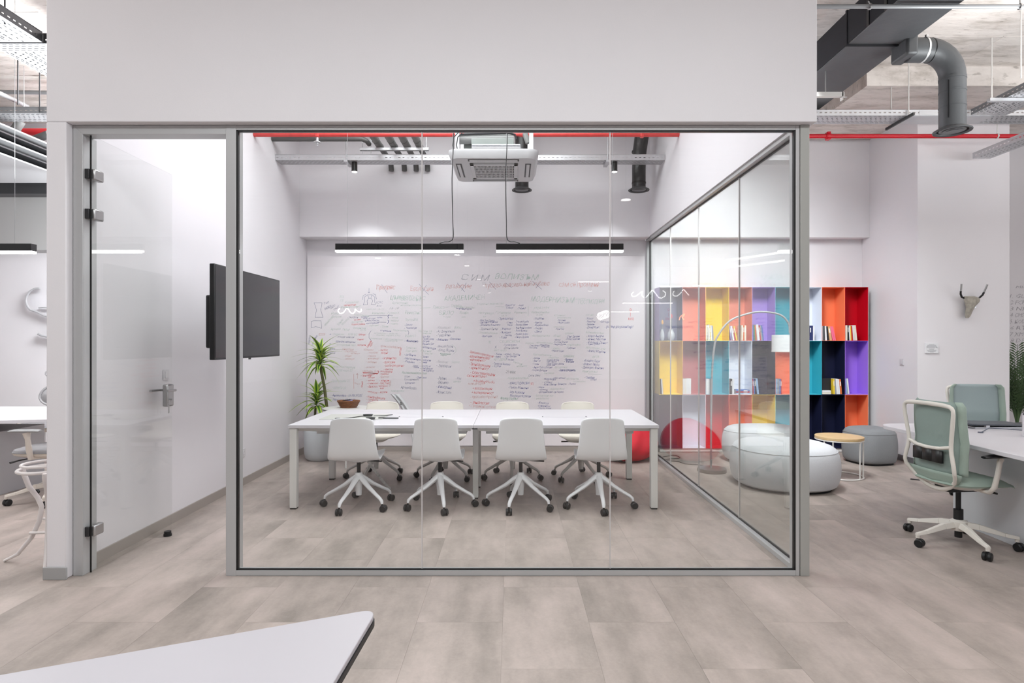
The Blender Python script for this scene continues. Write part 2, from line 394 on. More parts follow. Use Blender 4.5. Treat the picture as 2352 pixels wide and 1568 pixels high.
# ------------------------------------------------------------------ door frame + open glass door (door_1)
d1 = thing('door_1', 'open frameless glass door on steel hinges in a grey frame', 'door', (-2.6, 3.85, 0), kind='structure')
fm = MB()
a, b = at(168, 288, 3.773), at(190, 308, 3.773)
fm.add([(a.x, 3.773, Z1), (-1.771, 3.773, Z1), (-1.771, 3.773, b.z), (b.x, 3.773, b.z),
        (a.x, 3.87, Z1), (-1.771, 3.87, Z1), (-1.771, 3.87, b.z), (b.x, 3.87, b.z)],
       [(0, 1, 2, 3), (7, 6, 5, 4), (0, 4, 5, 1), (1, 5, 6, 2), (2, 6, 7, 3), (3, 7, 4, 0)])
fm.build('frame_head', frame_m, d1, bevel=.0015)
fm = MB()
fm.add([(a.x, 3.773, Z1), (b.x, 3.773, b.z), (b.x, 3.773, 0), (a.x, 3.773, 0),
        (a.x, 3.90, Z1), (b.x, 3.90, b.z), (b.x, 3.90, 0), (a.x, 3.90, 0)],
       [(3, 2, 1, 0), (4, 5, 6, 7), (0, 1, 5, 4), (1, 2, 6, 5), (2, 3, 7, 6), (3, 0, 4, 7)])
fm.build('frame_jamb', frame_m, d1, bevel=.0015)
XD = -2.625
leaf = MB().box(XD - .005, XD + .005, 3.80, 4.70, 0.012, 2.735).build('glass_leaf', glass_f, d1, smooth=False)
MB().box(XD - .0052, XD + .0052, 3.797, 3.80, 0.012, 2.735).build('edge_seal', gasket_m, d1)
for py in (402, 493, 1217):
    z = at(210, py, 3.83).z
    h = MB().box(XD - .020, XD + .020, 3.806, 3.895, z - .034, z + .034); h.build('hinge', steel_m, d1, bevel=.008)
    MB().box(b.x, XD - .006, 3.79, 3.806, z - .03, z + .03).build('hinge_knuckle', dark_rail, d1, bevel=.002)
lz = 1.04
lk = MB().box(XD - .022, XD + .022, 4.61, 4.70, lz - .085, lz + .085).build('lock_case', steel_m, d1, bevel=.012)
for s in (-1, 1):
    MB().tube([(XD + s * .02, 4.645, lz + .04), (XD + s * .06, 4.645, lz + .04), (XD + s * .062, 4.53, lz + .042)], .010, 8).build('lever_handle', steel_m, lk)
ky = MB().box(XD + .03, XD + .034, 4.58, 4.61, lz - .075, lz - .055); ky.cyl((XD + .02, 4.63, lz - .03), (XD + .045, 4.63, lz - .03), .006)
ky.tube([(XD + .04 , 4.60 + .02 * math.cos(t), lz - .05 + .02 * math.sin(t)) for t in [x * .7 for x in range(9)]], .0015, 5)
ky.box(XD + .035, XD + .038, 4.59, 4.605, lz - .13, lz - .075)
ky.build('key', steel_m, lk)
st = MB().cyl((XD + .055, 4.55, 0.0), (XD + .055, 4.55, .018), .028, 20); st.cyl((XD + .055, 4.55, .018), (XD + .055, 4.55, .036), .024, 20)
tag(st.build('door_stop', [black_pl]), 'small round black floor door stop beside the glass door', 'door stop')

# ------------------------------------------------------------------ whiteboard with its writing
BY = 8.052
wb = thing('whiteboard', 'wall-wide glossy writing board covered in red, blue and green marker notes', 'whiteboard', (-0.45, 8.06, 0.1))
MB().box(-2.705, 1.755, BY, 8.069, .075, 2.578).build('board_surface', board_m, wb)
marker = {'R': mat('marker_red', (230, 104, 104), .5), 'B': mat('marker_blue', (112, 116, 168), .5), 'G': mat('marker_green_faded', (196, 208, 202), .5),
          'P': mat('marker_red_faded', (222, 178, 176), .5), 'K': mat('marker_grey_blue', (142, 144, 168), .5), 'H': mat('marker_grey', (192, 190, 196), .5),
          'D': mat('marker_green', (122, 172, 150), .5)}
ZO = {'A': (690, 640, 8.25), 'B': (760, 780, 8.25), 'C': (1040, 680, 8.25), 'D': (1060, 800, 8.25), 'E': (1250, 640, 5.407), 'F': (900, 690, 6.82), 'G': (1270, 680, 7.13),
      'X': (0, 0, 1), 'W': (1020, 600, 4.127), 'V': (640, 600, 4.126)}
TXT = '''
P A 1435 1780 200 90 3 Прогрес
H A 1690 1870 580 60 0 18-18
G A 1705 2290 400 110 -3 ЦЪРКВЕТО-СЪС
G A 1735 2040 480 70 0 Артистични
G A 1900 2290 515 45 0 негативни събития
G A 745 830 360 60 0 ВСЕ
G A 755 815 430 60 0 СВ
G A 840 1110 470 60 3 Кошмар
R A 825 1055 522 55 4 температури
G A 760 1150 565 60 4 Ренесанс
K A 1440 1565 470 62 3 IC XC
K A 1440 1535 525 45 0 А ω
K A 460 560 495 62 25 Тип
K A 470 610 590 72 28 ведри
K A 575 690 580 58 38 забо
K A 645 770 605 58 38 тлъст
G A 580 730 680 75 -2 Рим
G A 600 780 735 60 0 Витруве
G A 1010 1305 695 60 -6 портретен
G A 1250 1430 590 40 0 злато XVI
G A 1470 1590 595 48 2 18-12с
G A 1360 1600 672 60 0 Романтизъм
G A 1655 1880 670 62 2 Готика X
K A 890 1095 745 52 0 - театрон
B A 1150 1270 735 42 0 мозайки
B A 1185 1420 762 42 0 хетео до хоро
B A 1430 1550 745 42 0 - прави
R A 1015 1150 790 48 3 за дни
B A 1200 1490 805 52 0 - ръкописи
B A 1245 1485 860 45 3 илюстрации
G A 970 1180 835 50 3 византия
R A 970 1225 880 48 2 православие
G A 1255 1490 910 52 4 — Римляни
G A 1510 1670 920 52 0 / Елин.
G A 575 760 975 60 2 Архаика
G A 800 935 980 65 0 Гърци
G A 1000 1240 945 55 -3 Византия
G A 1130 1245 990 48 0 15-16
G A 470 640 900 62 48 терминология
G A 720 850 890 62 48 Троянска
G A 790 960 890 60 44 Тирасполска
K A 170 300 1250 50 82 найденовска
K A 235 400 1270 50 70 изкуствен
B A 290 370 1150 42 66 новор
B A 550 590 1065 44 0 +
G A 610 830 1065 52 -1 традиции
G A 900 1080 1070 52 -2 ВЛВ ВС
R A 1100 1230 1070 52 -3 гравюри
K A 685 1020 1112 50 -2 - епизоди жанрове
R A 1080 1205 1163 44 0 банкет
B A 668 1045 1200 50 -3 Здрав тръс идолови мит
B A 545 580 1245 44 0 +
G A 670 1045 1262 50 -2 литография 1813
R A 1080 1240 1270 46 0 портретен
B A 1515 1720 992 42 -4 от наиман
G A 1755 2030 985 45 -3 Моделиране
G A 1395 1850 1040 45 -2 мозайките — хели 14с
G A 1440 1890 1080 42 -1 балет крал 1хо
G A 1320 1945 1140 42 -3 импресион — абстрактен било
G A 1600 1840 1190 42 0 симетрия
G A 1980 2280 670 90 0 Ренесанс
G A 1680 1850 750 45 0 - Питон
G A 1680 1860 805 45 0 - хедра
G A 1680 1860 865 45 0 - ионик
G A 1980 2225 800 70 0 Прото-РМ
B A 1970 2120 890 52 0 - Джото
B A 1970 2205 948 52 0 - Чимабуе
G A 1980 2190 1110 70 2 Рими 15
B A 1975 2230 1190 55 -3 - Фиамано
P A 1515 1905 1290 62 -5 транскрибиране
R A 1280 1370 1310 55 60 Съвършен
R A 1335 1410 1290 50 62 моделс
R A 1900 1960 1460 62 82 симптоми
P B 215 430 195 60 -3 Книгопри
P B 250 490 232 45 -3 - ръкописи
P B 375 550 268 42 -3 за книги
P B 245 395 322 52 0 - общес
P B 245 440 380 52 0 - абажур
P B 620 810 205 55 -2 Комикс
P B 690 900 260 50 0 - портрет
P B 690 860 322 50 0 - пейзаж
P B 680 920 372 50 0 - натюрморт
P B 670 870 430 50 -4 - забавни
R B 905 1085 215 62 0 - литос
R B 945 1090 270 62 0 лозунг
R B 975 1240 370 70 0 - игуменство
R B 985 1215 445 62 0 - фризове
R B 1005 1385 510 62 0 - разби фигурално
P B 650 840 535 50 0 - иконопис
R B 1000 1175 572 50 -2 - цветове
P B 600 905 610 60 -3 мотиви (Бх)
R B 912 1165 612 52 -3 - литография
R B 925 1090 665 52 0 - графика
R B 690 830 670 45 0 - маски
R B 568 785 695 55 0 - орнамент
R B 685 830 730 45 0 - битови
P B 910 1110 725 58 2 - триптих
R B 680 830 785 50 0 - мазки
R B 915 1105 788 52 0 - канон
R B 680 900 842 50 0 - стенопис
R B 915 1110 845 62 0 - ВАСТЪК
R B 690 900 905 62 0 - фреско (
R B 905 1080 890 45 0 темпера )
R B 930 1005 930 45 0 вар
R B 600 660 920 50 86 - пекиница
P B 1125 1185 895 52 82 + акварел
P B 445 550 835 50 -15 бюст
R B 680 880 985 52 -12 - импулсив
R B 905 1070 1015 58 3 - копия
R B 665 1030 1090 62 -7 - контрафакция
R B 670 895 1145 62 -5 - графити
R B 670 835 1200 50 0 - декор
R B 910 1075 1190 50 2 - идеални
G B 10 460 520 60 -3 - иконос/реставрация
G B 15 415 600 58 0 ЧХОРОВЕ кошо ЗО
G B 10 355 800 62 0 Пропорции 25
G B 40 290 935 62 0 ЧХРИТО ЗО
B B 25 600 1075 62 0 Антемпера - 13-ХIII ХОВЕ
B B 35 460 1155 58 0 Носео 15 XVII
B A 525 655 1340 50 0 - знаии
K A 525 660 1420 50 0 - знаме
B B 1405 1650 35 52 -3 - Фиамано
G B 1395 1625 165 52 -3 - Трентино
G B 1415 1640 225 58 -3 Зрял ЯМК
B B 1395 1610 295 58 -6 - да Винчи
B B 1385 1700 365 56 -6 - Мастаранжело
B B 1380 1585 420 52 -8 - Рафаел
B B 1540 1650 510 45 0 - Било
B B 1565 1665 535 42 0 Тициан
K B 1395 1500 715 55 0 Ел Греко
B B 1610 1810 725 55 -4 - Донателло
K B 1390 1670 770 52 0 Поссидинелло
B B 1405 1590 835 52 0 Брюегел
K B 1320 1620 920 68 -4 Арчимболдо
G B 1345 1820 640 60 -2 Късен маниеризъм 16в
G B 1140 1390 985 55 0 маньеризъм
G F 415 630 495 48 0 Късен 18
G F 480 625 525 38 0 ренесанс
B F 485 600 580 46 0 Кох Айк
B F 470 660 610 42 -2 - Герен Сикр
B F 465 590 650 42 0 - Дюрер
B F 465 662 695 44 0 - Кранах Баг
B F 450 690 735 44 -8 - Хелбайн модрн
G F 450 615 800 50 -4 Късни
G F 480 635 840 44 -4 15 век 98
B F 450 575 890 44 -3 - Одина
B F 445 615 940 44 -5 - Джорджоне
B F 435 555 980 40 0 - Тинен
B F 435 605 1035 44 -3 - прото и
B F 440 640 1070 46 -4 - Пинтурикио
B F 430 655 1105 46 -3 - Тинторето
H F 700 920 440 56 0 - Караваджо
K F 700 985 500 52 0 - Ар. Джентилески
K F 698 920 565 58 2 - Гуидо Рени
B F 698 880 625 52 -2 - Бернини
B F 900 1080 612 46 -2 - Боромини
K F 705 960 735 52 0 - Никола Пусен
K F 705 975 790 58 -3 - Клод Лорен
D F 755 925 840 38 -4 новокласицизъм
D F 765 860 862 36 -3 барок
G F 975 1090 440 60 0 )Рококо
H F 700 885 970 52 -4 - Веласкес
K F 700 930 1035 58 -4 - Зурбаран
G F 935 1060 980 52 0 )Барокко
G F 160 545 1140 50 -2 Късен/маниеризъм
K F 710 860 1235 62 -3 - Рубенс
K F 710 885 1300 62 -2 - Вермеер
B F 700 935 1365 58 -5 - Рембранд
K F 690 935 1450 58 -3 - Франс Халс
K F 1000 1090 1235 50 0 - Клас
G F 960 1090 1280 42 0 )декорат
G F 645 825 130 72 0 Пикасо
G F 930 1090 105 70 0 Постмод
G F 735 970 225 90 0 БЯЛО
G F 805 920 268 42 0 + сив
P V 925 1105 270 66 2 Прогрес
P V 1245 1470 280 66 0 Еволюция
G V 1060 1390 360 54 -1 ЦЪРКВЕТО-СЪС
P W 10 260 255 62 0 развитие
P W 385 1000 250 62 2 хубаво-красиво-най-хубаво
P W 1090 1470 240 66 0 сам се променя
H W 165 430 175 80 -3 С И М
G W 480 900 165 72 -2 ВОЛИЗЪМ
G W 0 390 375 66 2 АКАДЕМИЧЕН
G W 820 1240 380 72 -2 МОДЕРНИЗЪМ
G W 1270 1520 405 56 2 ПОСТМОДЕРН
G C 0 420 215 58 -3 Портретна живопис
B C 60 360 245 50 -3 мюнхенци/групи
G C 465 960 170 55 2 Утопично творчество
B C 1000 1190 190 52 2 Ваш Гог
B C 1010 1145 240 52 2 Говор
B C 1235 1340 190 48 2 - май
B C 1220 1385 250 56 2 - Търнър
G C 130 300 335 70 0 Розеро
G C 160 250 410 42 0 XIX
G C 485 780 330 62 -4 Натюрморт
G C 810 1090 325 60 -2 Голямата
G C 1165 1400 325 52 0 Романтиз
G C 570 640 400 40 0 XIX
G C 920 1030 385 50 0 18-19
G C 1535 1830 250 62 3 1924-1954
G C 1490 1830 322 58 0 Импресионизъм
G C 1585 1700 372 46 3 19-20в
B C 495 790 475 56 -2 - Жак Луи Давид
B C 850 1145 445 64 0 - Зрелахтва
B C 500 850 515 48 2 - Антонио Канова
B C 500 900 560 50 0 - Доменико Каналето
B C 1010 1130 515 46 0 - Гени
B C 1035 1130 560 46 0 борда
K C 505 855 640 58 0 - Доминик Енгър
B C 900 1100 635 52 0 - Жерико
B C 1175 1440 500 56 0 - Гюстав Курбе
B C 1175 1420 555 50 0 - Едуард Мане
B C 1175 1495 615 50 0 - Жан Франсоа Миле
B C 1170 1410 670 54 0 - Роза Бонор
B C 1170 1425 735 54 0 - Камил Коро
B C 1170 1440 790 54 0 - Онорe Домие
G C 490 850 705 52 -2 Ориентализъм
B C 540 745 775 52 0 - Жак Норри
B C 895 1105 705 56 0 - Фридрих
B C 985 1120 750 48 -3 Констабъл
B C 890 1020 800 58 0 - Гойя
B C 1530 1730 440 56 0 - Клод Моне
B C 1540 1690 515 50 0 - Реноар
B C 1545 1810 565 50 0 - Фредерик Базил
B C 1540 1705 625 52 0 - Писаро
B C 1540 1685 685 50 0 - Дега
G C 1920 2130 380 48 0 К.Пойнтил
G C 1980 2240 420 42 0 неоимпресион
B C 1980 2140 470 42 0 - Пол Синяк
B C 1980 2210 515 46 0 - Жорж Сьора
G C 1905 2110 595 44 0 символизъм
B C 1940 2110 635 44 0 - Хуан Грис
G C 1905 2040 770 60 0 Моне
B C 1910 2045 840 42 0 - Матис
B C 1905 2175 880 42 0 - Кeeс ван Донген
B C 1905 2140 925 46 0 - Андре Дeрен
G C 1900 2030 1000 50 -5 кубо
B C 1870 2110 1045 46 -3 - Марсел Кодел
G C 1505 1840 765 48 0 Абстракционизъм
G C 1580 1890 885 46 -4 архитектура
G C 1380 1540 905 46 0 борум
B C 1435 1640 950 42 0 - Сансовино
B C 1635 1830 935 44 -3 - Моне Реан
B C 1675 1830 965 40 -3 катедрала
B C 1430 1600 990 42 0 - Пол Сезан
G C 890 1270 880 62 0 СЕЦЕСИОН
B C 960 1210 940 52 0 - Густав Климт
K C 950 1240 1000 58 0 - Егон Шиле
G C 780 1020 1045 52 0 АРТ НУВО
B C 785 940 1105 50 -6 - Хабек
B C 960 1275 1110 54 -3 - климт - Тоттан
B C 785 905 1155 44 -3 - Анна
B C 975 1210 1155 46 0 - Дьо Вилям
B C 980 1160 1205 54 -5 - Гауди
G C 775 1020 1220 62 0 АРТ ДЕКО
B C 760 1085 1290 56 -4 - Тамара де Лемпицка
B C 750 910 1340 52 -2 - Ерте
G C 1140 1320 1260 56 -14 Регион
G C 1210 1410 1340 52 0 найвност
H C 1000 1190 1450 80 -3 20 век
G C 715 770 900 50 85 ОНЕ
K C 790 835 985 68 0 X
G C 1520 1870 1120 50 -3 Постимпресион
B C 1515 1650 1185 48 -2 - Сезан
B C 1515 1665 1240 48 0 - Ван Гог
B C 1505 1630 1295 48 -4 - Гоген
B C 1510 1890 1365 52 0 - Анри Тулуз Лотрек
B C 1490 1790 1415 52 -2 - Сюрил Валадон
G C 1815 2005 1180 46 0 НАБИЗЪМ
B C 1770 2015 1225 50 0 - Едуард Вюйар
B C 1770 1970 1255 42 0 - Пол Серузие
B C 1770 2105 1295 44 0 - Пиер Бонар Дерен
B C 1770 1940 1320 40 0 - Морис Дени
G C 2100 2300 1150 50 0 КУБИЗЪМ
B C 2110 2280 1210 44 0 - Пикасо
B C 2110 2300 1250 44 -4 - Брак
G C 1930 2170 1360 48 0 футуризъм
B C 2015 2310 1415 50 0 - Марк Шагалски
K C 1425 1660 1520 54 0 Джон Шилс
G C 1730 1920 1470 46 0 Бегвица
R D 135 610 75 66 -12 - Зависимост/пристрастия
R D 135 540 165 70 -6 - вдъхновение/чудо
R D 140 455 225 66 -5 - ефимерност
R D 140 545 310 72 -7 - Трансформация
R D 145 515 385 72 -4 - идентичност
R D 165 635 475 78 -6 - Обективизация
R D 105 470 535 75 -3 сканцепции
R D 220 630 635 74 -4 + building blocks
P D 125 435 685 62 0 концепции
R D 205 580 775 70 -2 + авторизация
R D 190 610 855 68 -2 + материалност
P D 170 680 940 78 0 - красиво=грозно
R D 165 525 1040 78 -4 - аналози
P D 145 690 1110 78 -3 < Провенанс (оттичов)
H D 840 1030 470 80 -3 20 век
G D 880 1280 580 60 0 соцреализъм
B D 890 1285 680 66 0 - МАКСЛ ДИКОВИ
R D 1300 1365 700 72 0 ЭЛ
B D 885 1270 755 62 -2 - Пиеро Манцони
B D 915 1195 845 62 -3 Ив Клайн
B D 920 1315 915 66 -2 Маурицио Кателан
D D 740 1065 965 68 -2 Флуксусгрупъл
B D 1540 1790 590 58 -4 - модулизъм
B D 1720 1965 575 48 0 - макс велико
B D 1535 1725 655 58 -2 - стакс
B D 1540 1800 700 52 0 - Константин
B D 1825 1990 690 52 0 Бранкузи
B D 2025 2170 688 50 0 - Поллок
G D 1990 2220 590 52 0 абстрактен
G D 2115 2350 640 46 0 сюрреализъм
B D 1435 1570 745 48 -3 - марк
B D 1480 1630 790 48 -3 кромид
B D 1455 1935 840 52 0 - фотореализъм - де Кирико
G D 1680 1950 780 46 0 дадаизъм
G D 1410 1740 910 54 0 Експресионизъм
G D 1415 1660 965 50 0 неопластиз
B D 1435 1655 1040 56 -5 - Ялмасси
B D 1430 1680 1100 58 -3 - Кандински
B D 1435 1700 1148 44 0 - Пауло Клее
G G 535 680 325 44 0 ПОП АРТ
B G 535 660 380 46 0 - Уорхол
B G 540 695 430 46 0 - Хамилтън
B G 760 955 430 46 -3 - Кийт Харинг
B G 540 680 475 44 0 - Бейкън
B G 540 765 525 50 0 - Джеф Кунс
B G 845 1325 520 62 0 - робър раушенберг
G G 540 835 605 46 -3 Минимализъм
B G 550 830 670 52 0 - Карл Андре
B G 550 865 720 50 0 - Агнес Мартин
B G 550 900 765 50 -3 - Ричард Донат
B G 545 770 800 48 0 - Тони Смит
G G 530 860 855 48 -4 Абстракция
B G 555 860 910 54 -4 - Алекс Мартин
G G 640 765 1010 50 0 АРТЕ
B G 490 770 1070 56 -3 - Алберто Бури
B G 475 760 1125 56 -3 - Марио Мерц
B G 470 830 1180 58 -3 - Димитрис Фонтана
G G 480 730 1245 50 -2 Ивентализъм
B G 515 680 1345 52 -2 - Онуфев
B G 620 720 1380 50 0 спорт
R G 1232 1322 390 54 0 МИД
B G 215 440 675 50 0 - Санл Делоне
B G 205 445 715 50 0 - Робер Делоне
G G 195 340 620 44 0 орфизъм
G G 225 450 810 46 0 пуантилизъм
B G 215 370 862 44 0 - Габрини
G G 175 345 1000 50 0 супрематиз
B G 185 320 1050 46 -3 - Малевич
B G 185 345 1080 46 -2 - Татлин
B G 95 370 1230 52 0 - марсел дюшанпов
'''
def stroke(mb, pts, w_, y=BY - .0012, s=None):
    """a flat marker line through world points on the board plane"""
    for a, b in zip(pts, pts[1:]):
        d = (b - a); L = d.length
        if L < 1e-5: continue
        n = Vector((-d.z, 0, d.x)) / L * w_ / 2; e = d / L * w_ * .3
        mb.add([a - n - e, a + n - e, b + n + e, b - n + e], [(0, 1, 2, 3)])
def text_mesh(items, Y):
    """items: (text, x0, x1, baseline, h, angle) in photo pixels; returns vertices/faces on the plane y=Y"""
    tmp = []
    for (t, *_r) in items:
        cu = bpy.data.curves.new('t', 'FONT'); cu.body = t; cu.size = 1.0; cu.shear = 0.22; cu.resolution_u = 1; cu.offset = -0.010
        cu.space_character = 0.93
        o = bpy.data.objects.new('t', cu); col.objects.link(o); tmp.append(o)
    dg = bpy.context.evaluated_depsgraph_get(); dg.update()
    mb = MB()
    for o, (t, x0, x1, yb, h, an) in zip(tmp, items):
        me = o.evaluated_get(dg).to_mesh()
        if len(me.vertices):
            mx = max(v.co.x for v in me.vertices); mn = min(v.co.x for v in me.vertices)
            sx = (x1 - x0) / max(1e-3, mx - mn); ph = random.uniform(0, 6)
            ca, sa = math.cos(R(an)), math.sin(R(an)); vs = []
            if an > 20: L = math.hypot(x1 - x0, h); sx = max(sx, h * .55)
            for v in me.vertices:
                x = (v.co.x - mn) * sx; y = v.co.y * h
                y += math.sin(x * .55 + ph) * h * .05; x += math.sin(y * .7 + x * .21 + ph * 2) * h * .05
                X = x0 + x * ca - y * sa; Yp = yb - (x * sa + y * ca)
                vs.append(at(X, Yp, Y))
            for pi_, p in enumerate(me.polygons):      # overlapping glyph contours sit a hair apart in depth
                dy = Vector((0, -5e-5 * (pi_ % 11), 0)); mb.add([vs[k] + dy for k in reversed(p.vertices)], [tuple(range(len(p.vertices)))])
        o.evaluated_get(dg).to_mesh_clear()
    for o in tmp:
        cu = o.data; bpy.data.objects.remove(o); bpy.data.curves.remove(cu)
    return mb
groups = {}
for ln in TXT.strip().split('\n'):
    p = ln.split(' ', 7); ox, oy, s_ = ZO[p[1]]
    x0, x1, yb, h, an = (float(v) for v in p[2:7])
    groups.setdefault(p[0], []).append((p[7], ox + x0 / s_, ox + x1 / s_, oy + yb / s_, h / s_, an))
WN = {'R': 'red_writing', 'B': 'blue_writing', 'G': 'green_writing', 'P': 'pale_red_writing', 'K': 'pale_blue_writing', 'H': 'grey_writing', 'D': 'bright_green_writing'}
LINES = {  # drawings: (zoom, width px, points)
 'K': [('A', 1, [(260, 455), (410, 455), (385, 590), (428, 728), (275, 728), (305, 590), (260, 455)]),
       ('A', 1, [(205, 810), (250, 795), (392, 797), (400, 938)]), ('A', 1, [(205, 810), (212, 930), (290, 905), (400, 938)]),
       ('A', 1, [(1300, 180), (1298, 265)]), ('A', 1, [(1280, 250), (1298, 268), (1315, 250)]),
       ('A', 1, [(1190, 495), (1215, 430), (1210, 350), (1265, 305), (1360, 303), (1410, 350), (1408, 430), (1418, 488), (1345, 488), (1368, 420), (1350, 375), (1290, 370), (1262, 420), (1270, 490), (1190, 495)]),
       ('A', 1, [(1275, 308), (1300, 368)]), ('A', 1, [(1355, 308), (1335, 362)]),
       ('A', 1, [(1240, 290), (1190, 320), (1175, 398)]), ('A', 1, [(1375, 283), (1425, 300), (1440, 385)]),
       ('A', 1, [(1455, 822), (1625, 825)]), ('A', 1, [(1540, 110), (1645, 270)]), ('A', 1, [(1290, 700), (1750, 690)]),
       ('A', 1, [(2035, 975), (2055, 1020), (2040, 1060)]), ('A', 1, [(1340, 985), (1300, 1040), (1300, 1120), (1345, 1170)]),
       ('W', 1, [(125, 205), (195, 290)]), ('W', 1, [(165, 275), (210, 205)]), ('W', 1, [(430, 195), (490, 265)]), ('W', 1, [(585, 205), (640, 250)]), ('W', 1, [(840, 190), (925, 265)]), ('W', 1, [(870, 255), (910, 200)]),
       ('V', 1, [(1330, 215), (1420, 315)]), ('V', 1, [(1370, 280), (1400, 225)])],
 'B': [('A', 1.4, [(1680, 680), (1655, 715), (1675, 740), (1655, 748)]), ('A', 1.4, [(1655, 780), (1675, 810), (1650, 850)])],
 'G': [('F', 1, [(440, 118), (605, 112)]), ('F', 1, [(840, 105), (905, 100)]), ('W', 1, [(1245, 358), (1340, 352)]), ('G', 1, [(575, 1270), (800, 1285)]),
       ('F', 1, [(940, 690), (1000, 740), (1005, 800), (960, 840)]), ('C', 1, [(1425, 190), (1425, 370)]), ('C', 1, [(810, 200), (975, 205)])],
 'R': [('B', 1.6, [(605, 622), (720, 628), (890, 640), (905, 610), (890, 585)]), ('B', 1.4, [(610, 632), (760, 630), (880, 648)]),
       ('G', 1, [(1268, 200), (1285, 215), (1280, 240), (1262, 240), (1260, 215), (1268, 200)]), ('G', 1, [(1270, 270), (1268, 330)])],
 'P': [('B', 1.2, [(433, 650), (435, 925)]), ('B', 1, [(505, 735), (498, 640)]), ('B', 1, [(480, 665), (498, 638), (518, 665)]),
       ('A', 1, [(350, 1040), (468, 1042), (460, 1065), (355, 1070), (350, 1040)])],
}
for kk, items in groups.items():
    mb = text_mesh(items, BY - .0012)
    for (z, w_, pts) in LINES.get(kk, []):
        ox, oy, s_ = ZO[z]; stroke(mb, [at(ox + a / s_, oy + b / s_, BY - .0012) for a, b in pts], w_ * .75 * BY / F)
    tag(mb.build(WN[kk], marker[kk], parent=wb, smooth=False), WN[kk].replace('_', ' ') + ' in marker', kind='stuff')

# ------------------------------------------------------------------ meeting table
TY0, TY1, TZ = 5.25, 6.46, 0.73
mt = thing('meeting_table', 'long white meeting table of two joined tops in the glass room', 'table', (-0.33, 5.85, 0))
MB().box(-1.931, -0.333, TY0, TY1, TZ - .028, TZ).build('tabletop', table_w, mt, bevel=.002)
MB().box(-0.331, 1.2675, TY0, TY1, TZ - .028, TZ).build('tabletop', table_w, mt, bevel=.002)
def tleg(x, y, w_=.06):
    l = MB().box(x, x + w_, y, y + w_, .012, TZ - .028).build('leg', leg_w, mt, bevel=.004)
    MB().box(x + .004, x + w_ - .004, y + .004, y + w_ - .004, 0, .012).build('foot', black_pl, l)
tleg(-1.922, TY0 + .012); tleg(1.20, TY0 + .012); tleg(-1.922, TY1 - .07); tleg(1.20, TY1 - .07)
tleg(-.362, TY0 + .36, .052); tleg(-.362, TY1 - .42, .052)
MB().box(-.372, -.300, TY0 + .345, TY0 + .40, TZ - .085, TZ - .028).build('joint_bracket', black_pl, mt)
for x0, x1 in ((-1.86, -.36), (-.30, 1.20)):
    MB().box(x0, x1, TY0 + .05, TY0 + .09, TZ - .058, TZ - .028).build('apron_rail', leg_w, mt, bevel=.002)
    MB().box(x0, x1, TY1 - .09, TY1 - .05, TZ - .058, TZ - .028).build('apron_rail', leg_w, mt, bevel=.002)
for x0, x1 in ((-1.80, -.42), (-.24, 1.12)):
    ct = MB(); y0 = 5.62
    ct.box(x0, x1, y0, y0 + .012, .605, .645).box(x0, x1, y0, y0 + .22, .600, .606).box(x0, x1, y0 + .21, y0 + .222, .605, .645)
    ct.build('cable_basket', leg_w, mt)
    for xx in (x0 + .12, x1 - .12):
        MB().tube([(xx, y0 + .1, .62), (xx + (.05 if xx > (x0 + x1) / 2 else -.05), y0 + .1, .70)], .004, 6).build('basket_hanger', leg_w, mt)
    cb = MB()
    for q in range(5):
        xa = random.uniform(x0 + .2, x1 - .5)
        cb.tube([(xa + i * .07, y0 + .05 + random.uniform(0, .12), .625 + random.uniform(0, .06)) for i in range(6)], .004, 5)
    cb.box(x0 + .45, x0 + .62, y0 + .05, y0 + .11, .61, .665).box(x0 + .9, x0 + 1.1, y0 + .05, y0 + .12, .61, .645)
    cb.build('power_cables', black_pl, mt)
for x0 in (-1.07, .30):   # flush cable flap
    MB().box(x0, x0 + .40, 5.80, 5.90, TZ, TZ + .0015).build('cable_flap', table_w, mt)
    MB().box(x0 - .012, x0 - .002, 5.82, 5.84, TZ, TZ + .003).build('flap_corner', black_pl, mt); MB().box(x0 + .402, x0 + .415, 5.82, 5.84, TZ, TZ + .003).build('flap_corner', black_pl, mt)
# items on the table
sl = thing('desk_mat', 'pale grey translucent desk mat on the meeting table', 'mat', (-1.5, 5.75, TZ))
MB().box(-1.78, -1.20, 5.62, 6.02, TZ + .0005, TZ + .004).build('sheet', mat('mat_grey', (196, 196, 190), .4), sl, bevel=.001)
ph = thing('remote_control', 'dark slim remote bar lying flat on the meeting table', 'remote control', (-1.1, 5.78, TZ))
MB().box(-1.245, -1.06, 5.67, 5.705, TZ, TZ + .012).build('body', mat('remote_grey', (96, 96, 98), .4), ph, bevel=.003)
MB().box(-1.245, -1.19, 5.672, 5.703, TZ + .012, TZ + .0135).build('button_pad', black_pl, ph)
hb = thing('conference_cable', 'coiled black video cables with plugs on the grey mat', 'cable', (-1.4, 5.7, TZ))
for (cx_, cy_, rr) in ((-1.30, 5.60, .035), (-1.38, 5.84, .038)):
    cc = MB()
    for q in range(3):
        cc.tube([(cx_ + (rr + q * .004) * math.cos(t * .5), cy_ + (rr * .8) * math.sin(t * .5), TZ + .008 + q * .006) for t in range(13)], .0035, 5)
    cc.build('coil', mat('cable_grey', (70, 72, 72), .5), hb)
MB().tube([(-1.42, 5.84, TZ + .008), (-1.5, 5.70, TZ + .008), (-1.60, 5.62, TZ + .008)], .004, 6).build('lead', black_pl, hb)
MB().tube([(-1.33, 5.86, TZ + .006), (-1.22, 5.86, TZ + .008), (-1.16, 5.92, TZ + .01)], .004, 6).build('lead', MATS['cable_grey'], hb)
